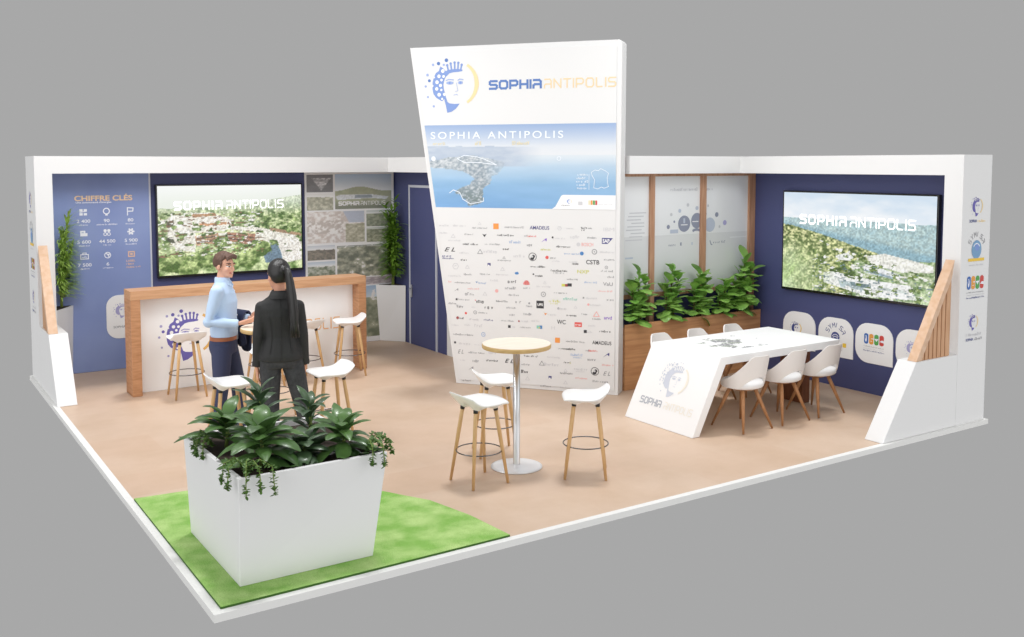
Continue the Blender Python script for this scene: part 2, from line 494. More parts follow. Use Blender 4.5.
def picture(name, parent, pt, nx, ny, fn, mname):
    """pt(s, t) gives the point for s, t in 0..1 (t upwards); fn(s, t) the sRGB colour"""
    s = np.linspace(0, 1, nx); t = np.linspace(0, 1, ny)
    Sg, Tg = np.meshgrid(s, t)
    c = np.clip(fn(Sg, Tg), 0, 1)
    c = np.where(c <= 0.04045, c / 12.92, ((c + 0.055) / 1.055) ** 2.4)
    mb = MB(); mb.grid([[pt(a, b) for a in s] for b in t], mname, False)
    me = mb.mesh(name, mname)
    a = me.color_attributes.new('Col', 'FLOAT_COLOR', 'POINT')
    a.data.foreach_set('color', np.hstack([c.reshape(-1, 3), np.ones((nx * ny, 1))]).ravel())
    o = bpy.data.objects.new(name, me); COL.objects.link(o)
    if parent: o.parent = parent
    return o

# ------------------------------------------------------------------ platform, walls, header
W, D, HT = 8.0, 7.765, 2.73
YB, XA, XT, YG = 7.59, 5.0, 7.94, 3.17        # back wall, store-room wall, screen wall, glazed wall
HB = 2.524                                     # underside of the header
def wall(name, boxes, m, bevel=0):
    b = MB()
    for x in boxes: b.box(*x)
    return struct(b.build(name, m, bevel=bevel))
b = MB(); b.box(0.056, W - .03, 0.056, D - .03, -0.03, 0.0); struct(b.build('floor', 'floor'))
b = MB()
b.box(0, W, 0, 0.056, -0.048, 0.001); b.box(0, 0.056, 0.056, D, -0.048, 0.001)
b.box(W - .03, W, 0.056, D, -0.048, 0.001); b.box(0.056, W - .03, D - .03, D, -0.048, 0.001)
struct(b.build('trim_1', 'kerb_white'))
b = MB(); b.box(0.06, W - .04, 0.06, D - .04, -0.048, -0.0305); struct(b.build('trim_2', 'kerb_white'))
wall('wall_back', [(0.224, XA, YB, D - .033, 0, HB)], 'navy_wall')
wall('wall_left', [(0.033, 0.224, 7.011, D - .033, 0, HB)], 'white_lacquer')
wall('wall_reserve', [(XA, XA + .1, 6.04, YB, 0, HB)], 'navy_wall')
wall('wall_reserve_end', [(XA, XA + .1, 3.95, 6.04, 0, HB)], 'white_lacquer')
wall('wall_right', [(XT, W - .033, 0.235, D - .033, 0, HB)], 'navy_wall')
wall('wall_right_end', [(7.47, W - .033, 0.033, 0.235, 0, HB)], 'white_lacquer')
wall('wall_plinth', [(5.66, XT, YG + .12, YG + .2, 0, 1.1)], 'navy_wall')
# header band running round the top
b = MB()
b.box(0.033, XA + .1, 7.011, D - .033, HB, HT)
b.box(4.6, XA + .1, 4.35, 7.011, HB, HT)
struct(b.build('trim_3', 'white_lacquer'))
b = MB()
b.box(5.68, 7.47, 3.0, 3.30, HB, HT); b.box(7.47, W - .033, 0.033, 3.30, HB, HT)
struct(b.build('trim_4', 'white_lacquer'))
b = MB(); b.box(7.85, W - .033, 3.30, D - .033, HB, HT); struct(b.build('trim_5', 'white_lacquer'))

# store-room door let into the navy wall
d = MB(); d.box(XA - .012, XA - .001, 6.33, 7.09, 0.004, 2.3)
door = struct(d.build('door_1', 'navy_wall'))
d = MB()
d.box(XA - .018, XA - .001, 7.09, 7.125, 0.002, 2.335); d.box(XA - .018, XA - .001, 6.295, 6.33, 0.002, 2.335); d.box(XA - .018, XA - .001, 6.33, 7.09, 2.3, 2.335)
d.build('door_frame', 'grey_trim', door)
d = MB(); d.box(XA - .03, XA - .012, 7.02, 7.06, .70, .88); d.tube([(XA - .03, 7.04, .82), (XA - .06, 7.04, .82), (XA - .06, 6.95, .82)], .009, 8)
d.build('door_handle', 'steel', door)

# frosted, printed glazing between timber posts
def glazing():
    fr = [(5.66, 5.70), (6.151, 6.222), (6.983, 7.068), (7.828, 7.935)]
    for i, (a, bb) in enumerate(zip([f[1] for f in fr[:-1]], [f[0] for f in fr[1:]])):
        g = MB(); g.box(a, bb, YG + .03, YG + .042, 1.1, 2.5)
        w = struct(g.build('window_%d' % (i + 1), 'frost'))
        f = MB()
        f.box(fr[i + 1][0], fr[i + 1][1], YG, YG + .07, 0.74, HB - .001)
        f.box(a, bb, YG + .005, YG + .065, 1.05, 1.1); f.box(a, bb, YG + .005, YG + .065, 2.49, HB - .001)
        f.build('window_frame', 'frame_wood', w)
        pl = Plane((0, YG + .03, 0), (1, 0, 0), (0, 0, 1))
        lo, hi = a + .002, bb - .002
        pl.rect((lo + hi) / 2, 1.44, hi - lo, .68, 'frost_low')
        r = random.Random(i)
        if i == 0:
            for k in range(9): pl.rect(5.98 - .03 * (k % 3), 2.06 - k * .04, .26 - .02 * (k % 4), .012, 'glass_faint')
            pl.rect(5.85, 1.53, .12, .02, 'glass_soft')
        def disc(x, z, rr, m):
            # bubbles cut by the post between the panes
            pts = [(x + rr * math.cos(t * math.pi / 14), z + rr * math.sin(t * math.pi / 14)) for t in range(28)]
            pts = [(min(max(p, lo), hi), q) for p, q in pts]
            if max(p[0] for p in pts) - min(p[0] for p in pts) > .004: pl.poly(pts, m)
        for x, z, rr, m in [(6.724, 1.909, .10, 'glass_ink'), (6.935, 1.94, .096, 'glass_ink'), (7.158, 1.882, .09, 'glass_soft'), (6.464, 1.878, .026, 'glass_ink'),
                            (6.56, 1.938, .015, 'glass_ink'), (6.51, 2.026, .02, 'glass_faint'), (6.648, 2.068, .024, 'glass_soft'), (6.782, 2.137, .022, 'glass_faint'),
                            (6.933, 2.095, .025, 'glass_soft'), (7.085, 2.019, .016, 'glass_ink'), (7.275, 2.005, .03, 'glass_ink'), (7.418, 1.899, .032, 'violet_soft'),
                            (7.123, 2.12, .017, 'glass_faint'), (7.327, 1.853, .017, 'glass_faint')]:
            disc(x, z, rr, m)
        if i == 1:
            pl.rect(6.724, 1.895, .11, .012, 'frost'); pl.rect(6.724, 1.945, .03, .06, 'glass_soft'); pl.rect(6.91, 1.93, .1, .012, 'frost')
            pl.rect(6.56, 1.82, .13, .045, 'glass_soft'); pl.arc(6.93, 1.70, .13, .03, 60, 120, 'glass_ink')
            microtext(pl, 6.52, 1.656, .12, 'glass_ink', .03); pl.rect(6.672, 1.662, .025, .04, 'glass_ink'); pl.rect(6.858, 1.66, .02, .035, 'glass_soft')
            microtext(pl, 6.72, 2.33, .45, 'glass_faint', .035)
        if i == 2:
            pl.rect(7.158, 1.75, .18, .05, 'frost_low'); pl.line([(7.165, 1.68), (7.18, 1.64), (7.2, 1.63)], .014, 'glass_ink'); microtext(pl, 7.32, 1.66, .2, 'glass_ink', .03)
            microtext(pl, 7.14, 2.33, .12, 'glass_faint', .035)
            pl.rect(7.66, 1.71, .3, .016, 'frost')
        pl.build('print', w)
glazing()

# ------------------------------------------------------------------ slatted side fins
def fin(name, label):
    """built along +X: toe at x = -1.17, heel at x = 0 against the post; outer face at y = 0, 0.2 thick"""
    t = thing(name, label, 'partition')
    a = MB()
    a.prism([(-1.172, 0, .002), (-.001, 0, .002), (-.001, 0, .727), (-.685, 0, .727)], (0, .202, 0))
    a.build('base', 'white_lacquer', t, bevel=.004)
    a = MB()
    p = [(-.685, .728), (-.617, .728), (-.06, 1.64), (-.012, 1.64), (-.012, 1.66), (-.1, 1.69)]
    a.prism([(-.685, .0, .729), (-.60, .0, .729), (-.137, .0, 1.51), (-.1, .0, 1.688), ], (0, .1, 0))
    a.build('rail', 'rail_wood', t, bevel=.003)
    a = MB()
    n = 7
    for i in range(n):
        x1 = -.137 - i * (.463 / n); x0 = x1 - .05
        z1 = .729 + (1.51 - .729) * (x1 + .60) / .463; z0 = .729 + (1.51 - .729) * (x0 + .60) / .463
        if z1 < .75: continue
        a.prism([(x0, .02, .728), (x1, .02, .728), (x1, .02, z1 - .002), (x0, .02, max(z0 - .002, .729))], (0, .06, 0))
    a.box(-.137, -.1, .03, .07, .728, 1.5)
    a.prism([(-.59, .06, .728), (-.1, .06, .728), (-.1, .06, 1.54), (-.137, .06, 1.5)], (0, .012, 0))
    a.build('slats', 'slat_wood', t)
    return t
t = fin('slatted_fin', 'white sloping partition with a timber slatted top at the right front corner of the stand')
t.location = (7.47, .033, 0)
t2 = dup(t, (0.033, 7.011, 0), -math.pi / 2, 'white sloping partition with a timber slatted top at the left end of the stand')
# mirrored copy so that its slats face outwards (to -X)
t2.rotation_euler = (0, 0, math.pi / 2); t2.scale = (1, -1, 1)

# logos printed on the outer faces of the end posts
def post_prints(mk, u, label):
    t = thing('sponsor_logos', label, 'logo print', mk()[1])
    pl = mk()[0]; emblem(pl, u - .02, 2.21, .20, 'violet', 'violet', 'violet_soft', 'logo_yellow', False)
    pl.text('SOPHIA', u - .075, 2.065, .13, 'c_navy', .03, .02); microtext(pl, u + .07, 2.065, .14, 'logo_yellow', .025); pl.build('portrait_logo', t)
    pl = mk()[0]
    for i, ch in enumerate('SYMISA'):
        a = R(155 - i * 26); x, y = u + .13 * math.cos(a), 1.80 + .13 * math.sin(a); dx, dy = math.cos(a - 1.57), math.sin(a - 1.57)
        for l in STROKES[ch][0]: pl.line([(x + (p - .5) * .034 * dx + (q - .5) * .046 * math.cos(a), y + (p - .5) * .034 * dy + (q - .5) * .046 * math.sin(a)) for p, q in l], .007, 'ink_g')
    pl.disc(u, 1.775, .085, 'c_sky', 20, ry=.095); pl.disc(u + .01, 1.80, .04, 'logo_blue', 12); pl.arc(u, 1.775, .06, .01, 30, 150, 'icon_white')
    pl.rect(u, 1.672, .28, .03, 'c_yellow'); microtext(pl, u, 1.62, .24, 'ink_f', .015); pl.build('globe_logo', t)
    pl = mk()[0]; blocks(pl, u, 1.44, .3); pl.build('block_logo', t)
    pl = mk()[0]; emblem(pl, u - .02, 1.035, .17, 'violet', 'violet', 'violet_soft', 'logo_yellow', False)
    microtext(pl, u, .91, .26, 'ink_f', .028); pl.text('SOPHIA', u - .07, .86, .13, 'c_navy', .028, .02); microtext(pl, u + .08, .86, .13, 'ink_g', .025); pl.build('portrait_logo', t)
def blocks(pl, u, v, w):
    """four rounded letter blocks in blue, orange, green and red over two lines of small type"""
    k = w / 4.2; h = k * 1.9
    for i, m in enumerate(('c_blue', 'c_orange', 'c_green', 'c_red')):
        x = u + (i - 1.5) * k * 1.06
        pl.rect(x, v, k * .9, h * .7, m); pl.disc(x, v + h * .33, k * .45, m, 14, ry=h * .17); pl.disc(x, v - h * .33, k * .45, m, 14, ry=h * .17)
        if i == 0: pl.disc(x - k * .05, v, k * .2, 'icon_white', 12, ry=h * .32); pl.disc(x - k * .1, v + .1 * h, k * .08, m, 8, ry=h * .16)
        if i == 1: pl.rect(x + k * .22, v + h * .05, k * .5, h * .07, 'icon_white'); pl.rect(x, v - h * .2, k * .3, h * .05, 'icon_white')
        if i == 2: pl.poly([(x - k * .45, v + h * .1), (x + k * .45, v + h * .12), (x, v - h * .18)], 'icon_white')
        if i == 3: pl.poly([(x - k * .45, v - h * .12), (x + k * .1, v + h * .05), (x + k * .45, v), (x + k * .45, v - h * .2)], 'icon_white')
    microtext(pl, u, v - h * .72, w, 'ink_g', h * .09); microtext(pl, u, v - h * .92, w, 'ink_f', h * .07)
    microtext(pl, u, v - h * 1.12, w, 'c_navy', h * .12)
post_prints(lambda: (Plane((-7.735, 0, -1.5), (1, 0, 0), (0, 0, 1)), (7.735, .033, 1.5)), 7.735, 'column of four printed logos on the front face of the right hand end post')
post_prints(lambda: (Plane((0, -7.385, -1.5), (0, -1, 0), (0, 0, 1)), (.033, 7.385, 1.5)), -7.385, 'column of four printed logos on the narrow outer face of the left hand end post')

# ------------------------------------------------------------------ leaning sign tower
TA = Vector((4.237, 4.475, 0)); TD = Vector((.6152, -.7884, 0)); TN = Vector((-.7884, -.6152, 0)); TH = 4.02
def tw(u, z, out=0.0): return TA + TD * u + Vector((0, 0, z)) + TN * out
def lean(z): return -.578 * z / TH
tower = thing('sign_tower', 'tall white leaning tower with portrait emblem, bay picture and rows of company logos', 'display tower', tuple(TA))
def rel(v): return v - TA
a = MB()
ch = .03
f = [tw(0, .002), tw(1.985, .002), tw(2.003, TH - ch), tw(2.003 - ch, TH), tw(lean(TH), TH)]
a.hexa([rel(p) for p in f], [rel(p - TN * .235) for p in f])
a.build('body', 'tower_white', tower, bevel=.004)
a = MB()
f = [tw(lean(.05) + .05, .05, .001), tw(1.945, .05, .001), tw(1.945, 3.965, .001), tw(lean(3.965) + .055, 3.965, .001)]
a.hexa([rel(p) for p in f], [rel(p + TN * .008) for p in f])
a.build('panel', 'tower_white', tower, bevel=.002)
def tplane(out):
    return Plane(rel(tw(0, 0, out)), TD, (0, 0, 1), .0015)
pl = tplane(.009)
emblem(pl, -.045, 3.565, .645)
pl.build('emblem', tower)
pl = tplane(.009); logotype(pl, 'SOPHIA', .427, 3.498, .646, .112, .026, 'logo_deep'); pl.build('bold_lettering', tower)['label'] = 'blue bold lettering'
pl = tplane(.009); logotype(pl, 'ANTIPOLIS', 1.096, 3.497, .845, .112, .015, 'logo_cream'); pl.build('fine_lettering', tower)['label'] = 'pale cream fine lettering'
def bay(s, t):
    """aerial picture: sky, hazy mountains, cape running down into pale blue sea"""
    u = s; v = 1 - t
    c = mixc(H('#9fbbe6'), H('#eaf1fa'), v / .26)
    sea = mixc(H('#dcebf8'), H('#9cc8ee'), (v - .36) / .35)
    sea = mixc(sea, H('#6fa9e6'), np.clip((v - .62) / .5, 0, 1) * np.clip(1.15 - u * .75, 0, 1))
    sea += (fbm(u * 5, v * 14, 3)[..., None] - .5) * .07
    c = np.where((v > .36)[..., None], sea, c)
    c = mixc(c, H('#ffffff'), np.clip(1 - abs(v - .36) / .14, 0, 1) * .55 * (fbm(u * 4, v * 9, 9) + .4))
    ridge = .30 - .05 * fbm(u * 7, v * 0 + 1, 11) - .02
    mt = (v > ridge) & (v < .5) & (u < .62)
    c = np.where(mt[..., None], mixc(c, mixc(H('#a9bdd8'), H('#d5dfec'), fbm(u * 18, v * 30, 4)), np.clip((.62 - u) / .22, 0, .9)), c)
    land = [(0, .44), (.12, .39), (.26, .37), (.42, .44), (.40, .56), (.34, .62), (.33, .70), (.285, .76), (.28, .86), (.275, .94), (.20, .97), (.155, .86), (.115, .83), (.14, .78), (.215, .72), (.24, .64), (.19, .56), (.10, .53), (0, .51)]
    uu = u + (fbm(u * 16, v * 16, 21) - .5) * .03; vv = v + (fbm(u * 16, v * 16, 22) - .5) * .04
    k = inpoly(uu, vv, land)
    n = fbm(u * 90, v * 60, 6, 3)
    lc = mixc(H('#93a4b2'), H('#e6ebef'), np.clip((n - .34) * 2.2 + (.60 - v) * .9, 0, 1))
    lc = mixc(lc, H('#6b7d74'), np.clip((v - .70) * 3, 0, .75) * np.clip((.62 - n) * 5, 0, 1))
    lc = mixc(lc, c, np.clip((u - .30) / .16, 0, .75) * (v < .7))
    c = np.where(k[..., None], lc, c)
    return c * .87 + .04
picture('aerial_picture', tower, lambda s, t: rel(tw((lean(2.122 + .974 * t) + .055) * (1 - s) + 1.944 * s, 2.122 + .974 * t, .0105)), 200, 90, bay, 'print')
pl = tplane(.0125)
pl.text('SOPHIA ANTIPOLIS', -.31, 2.975, 1.64, 'outline_white', .085, .012, 'L', 1.35)
pl.build('headline', tower)
for x, w in ((-.3, .16), (.24, .11), (.72, .2)):
    pl = tplane(.0125); microtext(pl, x + w / 2, 2.88, w, 'pale_yellow', .04); pl.build('caption', tower)
pl = tplane(.0125)
F = [(0, .82), (.22, .93), (.42, .9), (.55, 1), (.8, .9), (1, .78), (.93, .55), (.95, .3), (1, .12), (.75, .04), (.6, .1), (.4, 0), (.15, .06), (.2, .45), (.05, .66), (0, .82)]
pl.line([(1.66 + .2 * x, 2.355 + .23 * y) for x, y in F], .006, 'outline_white')
pl.build('country_outline', tower); pl = tplane(.0125)
pl.line([(1.635, 2.35), (1.635, 2.52)], .005, 'outline_white')
for i in range(5): microtext(pl, 1.555 - .01 * (i % 2), 2.515 - i * .038, .11 + .03 * (i % 3 == 2), 'outline_white', .022)
pl.build('address_block', tower); pl = tplane(.0125)
pl.disc(-.275, 2.70, .028, 'outline_white')
pl.build('map_marker', tower); pl = tplane(.0125)
pl.ring(1.28, 2.70, .022, .006, 'outline_white'); pl.build('map_marker', tower)
for pts in ([(.03, 2.70), (.12, 2.74), (.28, 2.72), (.38, 2.69), (.52, 2.63), (.3, 2.655), (.12, 2.655), (.03, 2.70)], [(-.07, 2.295), (-.02, 2.33), (.06, 2.30), (.1, 2.22), (.2, 2.165), (.36, 2.20), (.36, 2.24)]):
    pl = tplane(.0125); pl.line(pts, .008, 'outline_white'); pl.build('area_outline', tower)
pl = tplane(.0125)
tab = [(1.944, 2.122), (1.944, 2.285)] + [(1.36 - .045 * math.sin(R(k)) - .02, 2.285 - .045 + .045 * math.cos(R(k))) for k in range(0, 60, 12)] + [(1.24, 2.15), (1.20, 2.122)]
pl.poly(tab[::-1], 'tab_white')
emblem(pl, 1.40, 2.21, .06, 'ink_n', 'logo_blue', 'logo_soft', 'logo_yellow', False)
microtext(pl, 1.36, 2.165, .1, 'ink_g', .012); pl.rect(1.535, 2.19, .05, .04, 'ink_f')
for i, m in enumerate(('pale_yellow', 'c_orange', 'c_green', 'c_red')): pl.rect(1.64 + i * .027, 2.20, .022, .05, m)
microtext(pl, 1.83, 2.18, .17, 'ink_f', .012)
pl.build('logo_strip', tower)
LOGOS = [(-0.147,1.905,'t',0.113,'f'),(0.048,1.906,'t',0.149,'f'),(0.309,1.938,'a',0.037,'f'),(0.308,1.885,'t',0.184,'g'),(0.514,1.907,'s',0.067,'o'),(0.735,1.901,'t',0.227,'g'),(-0.16,1.817,'t',0.101,'f'),(-0.028,1.783,'a',0.05,'f'),(0.172,1.807,'t',0.111,'g'),(0.37,1.798,'v',0.055,'k'),(0.632,1.806,'t',0.205,'k'),(-0.015,1.729,'t',0.15,'f'),(0.19,1.689,'t',0.185,'k'),(0.468,1.696,'t',0.182,'g'),(0.741,1.729,'T',0.12,'l'),(-0.072,1.618,'w:E L',0.138,'k'),(0.109,1.584,'t',0.112,'f'),(0.314,1.605,'a',0.062,'g'),(0.443,1.609,'T',0.171,'f'),(0.638,1.643,'t',0.073,'k'),(-0.111,1.537,'t',0.113,'n'),(-0.107,1.513,'t',0.138,'n'),(0.103,1.5,'t',0.081,'k'),(0.614,1.542,'a',0.032,'g'),(0.614,1.51,'t',0.157,'g'),(0.795,1.566,'T',0.12,'f'),(0.002,1.42,'h',0.075,'f'),(0.152,1.418,'a',0.05,'f'),(0.427,1.449,'q',0.039,'n'),(0.595,1.408,'a',0.049,'f'),(0.375,1.339,'t',0.123,'g'),(0.158,1.327,'t',0.099,'g'),(1.048,1.901,'w:AMADEUS',0.235,'n'),(1.289,1.9,'h',0.047,'f'),(1.411,1.903,'t',0.081,'f'),(1.608,1.91,'t',0.125,'k'),(1.578,1.887,'t',0.063,'k'),(1.87,1.899,'w:IBM',0.124,'f'),(0.953,1.802,'t',0.107,'r'),(0.876,1.805,'t',0.036,'g'),(1.101,1.752,'v2',0.071,'p'),(1.283,1.785,'t',0.139,'f'),(1.207,1.793,'c',0.012,'k'),(1.457,1.806,'T',0.115,'f'),(1.67,1.8,'t',0.102,'g'),(1.852,1.768,'sap',0.129,'n'),(1.619,1.721,'w:BOSCH',0.137,'i'),(1.513,1.72,'c',0.023,'f'),(0.912,1.701,'T',0.065,'g'),(1.33,1.689,'t',0.162,'k'),(1.125,1.651,'t',0.117,'y'),(1.435,1.611,'t',0.173,'l'),(1.554,1.617,'c',0.023,'b'),(1.702,1.641,'o',0.027,'g'),(1.847,1.64,'t',0.158,'f'),(0.965,1.561,'O',0.048,'k'),(1.14,1.559,'c',0.02,'r'),(1.214,1.557,'t',0.07,'g'),(1.249,1.521,'t',0.093,'f'),(1.87,1.555,'t',0.113,'g'),(1.683,1.521,'w:CSTB',0.154,'k'),(1.447,1.518,'t',0.081,'f'),(1.476,1.498,'t',0.069,'k'),(1.031,1.449,'t',0.177,'k'),(1.842,1.467,'o',0.016,'g'),(1.848,1.426,'t',0.135,'g'),(1.284,1.409,'t',0.192,'k'),(1.285,1.384,'t',0.128,'g'),(1.571,1.408,'w:NXP',0.138,'y'),(-0.017,1.304,'t',0.15,'f'),(0.589,1.34,'t',0.145,'f'),(0.771,1.362,'c2',0.026,'b'),(-0.068,1.231,'t',0.05,'i'),(0.093,1.226,'t',0.205,'g'),(0.27,1.239,'v',0.031,'b'),(0.344,1.229,'t',0.098,'l'),(0.485,1.267,'t',0.086,'f'),(0.717,1.262,'T',0.108,'k'),(0.891,1.252,'hw',0.078,'r'),(0.891,1.194,'t',0.072,'g'),(0.007,1.131,'v2',0.057,'g'),(0.226,1.158,'t',0.136,'i'),(0.692,1.186,'T',0.157,'g'),(0.18,1.094,'T',0.112,'g'),(0.522,1.144,'c',0.021,'i'),(0.374,1.106,'a',0.049,'f'),(0.735,1.104,'t',0.132,'g'),(0.101,1.024,'t',0.15,'g'),(0.013,1.023,'s',0.023,'k'),(0.254,1.021,'v',0.025,'r'),(0.312,1.007,'T',0.093,'k'),(0.583,1.024,'t',0.134,'g'),(0.801,1.026,'T',0.096,'g'),(-0.069,0.971,'t',0.113,'g'),(0.069,0.94,'T',0.113,'g'),(0.232,0.938,'t',0.05,'f'),(0.417,0.944,'T',0.086,'k'),(0.698,0.952,'t',0.109,'g'),(0.132,0.86,'c',0.015,'r'),(0.25,0.875,'o',0.019,'g'),(0.349,0.876,'t',0.111,'g'),(0.717,0.869,'t',0.073,'g'),(0.025,0.799,'c',0.018,'d'),(0.075,0.798,'t',0.05,'k'),(0.231,0.791,'t',0.112,'f'),(0.423,0.793,'t',0.123,'n'),(0.656,0.796,'t',0.145,'g'),(0.798,0.798,'c',0.011,'d'),(0.861,0.801,'t',0.072,'f'),(0.68,0.728,'s',0.032,'k'),(0.729,0.727,'t',0.036,'f'),(-0.02,0.711,'t',0.088,'f'),(0.15,0.72,'t',0.075,'f'),(0.293,0.718,'T',0.099,'f'),(0.88,0.729,'t',0.132,'g'),(1.037,1.342,'t',0.083,'k'),(0.975,1.358,'c',0.01,'k'),(1.442,1.317,'t',0.139,'g'),(1.114,1.265,'a',0.035,'f'),(1.103,1.219,'t',0.177,'f'),(1.373,1.244,'s3',0.128,'k'),(1.656,1.289,'t',0.137,'l'),(1.861,1.277,'w:VaU',0.113,'g'),(1.889,1.36,'t',0.068,'g'),(1.833,1.196,'t',0.169,'i'),(1.303,1.154,'t',0.151,'g'),(1.097,1.128,'o',0.026,'g'),(1.426,1.088,'T',0.174,'e'),(1.651,1.107,'t',0.171,'f'),(1.576,1.108,'c',0.009,'k'),(1.885,1.099,'t',0.068,'g'),(1.058,1.006,'ups',0.089,'k'),(1.225,1.043,'T2',0.117,'y'),(0.925,1.014,'c',0.012,'g'),(0.925,0.982,'t',0.072,'g'),(1.327,0.97,'t',0.105,'f'),(1.28,0.971,'c',0.014,'g'),(1.484,0.997,'a',0.035,'f'),(1.634,1.033,'c',0.014,'i'),(1.714,1.031,'t',0.125,'f'),(0.919,0.891,'T',0.119,'g'),(1.124,0.901,'v',0.041,'o'),(1.198,0.895,'t',0.094,'f'),(1.432,0.898,'t',0.104,'k'),(1.591,0.92,'t',0.069,'g'),(1.73,0.927,'a',0.068,'i'),(1.73,0.873,'t',0.091,'g'),(1.864,0.891,'w:arvd',0.091,'p'),(1.314,0.815,'w:WC',0.105,'k'),(1.516,0.795,'red',0.087,'r'),(1.05,0.741,'sq2',0.071,'b'),(1.216,0.742,'w:H',0.04,'f'),(1.676,0.791,'t',0.08,'f'),(1.003,0.811,'t',0.095,'f'),(0.096,0.6,'t',0.254,'g'),(0.353,0.616,'o',0.023,'l'),(-0.009,0.499,'s',0.024,'k'),(0.109,0.492,'t',0.131,'f'),(0.279,0.489,'t',0.091,'f'),(0.063,0.392,'w:E L',0.072,'g'),(0.266,0.39,'t',0.207,'g'),(0.473,0.405,'T',0.103,'f'),(0.089,0.292,'t',0.066,'f'),(0.246,0.294,'T',0.078,'g'),(0.462,0.308,'t',0.141,'k'),(0.678,0.318,'w:E L',0.108,'k'),(0.949,0.393,'t',0.175,'k'),(0.88,0.289,'t',0.1,'g'),(0.868,0.205,'T',0.075,'k'),(0.905,0.126,'a',0.05,'f'),(0.193,0.194,'v2',0.065,'g'),(0.134,0.047,'t',0.111,'g'),(1.6,0.72,'s',0.036,'k'),(1.645,0.716,'t',0.052,'f'),(1.819,0.732,'t',0.134,'k'),(1.269,0.599,'s',0.059,'o'),(1.483,0.595,'t',0.221,'g'),(1.795,0.598,'w:AMADEUS',0.223,'k'),(1.385,0.505,'t',0.196,'k'),(1.692,0.501,'t',0.11,'r'),(1.623,0.501,'t',0.029,'g'),(1.847,0.457,'v2',0.077,'n'),(1.504,0.429,'T2',0.143,'l'),(1.667,0.401,'T',0.071,'g'),(1.22,0.396,'t',0.146,'f'),(1.386,0.347,'t',0.072,'k'),(1.419,0.344,'t',0.018,'y'),(1.867,0.348,'t',0.128,'i'),(1.08,0.318,'a',0.06,'g'),(1.194,0.31,'T',0.159,'f'),(1.716,0.264,'O',0.047,'k'),(1.855,0.248,'w:E L',0.083,'g'),(1.544,0.268,'T2',0.143,'f'),(1.367,0.253,'a',0.04,'f'),(1.367,0.218,'t',0.158,'g'),(1.181,0.152,'q',0.037,'n'),(1.557,0.174,'t',0.143,'i'),(1.778,0.15,'t',0.173,'g'),(1.128,0.051,'t',0.133,'g'),(1.361,0.052,'t',0.119,'f'),(1.367,0.111,'a',0.045,'f')]
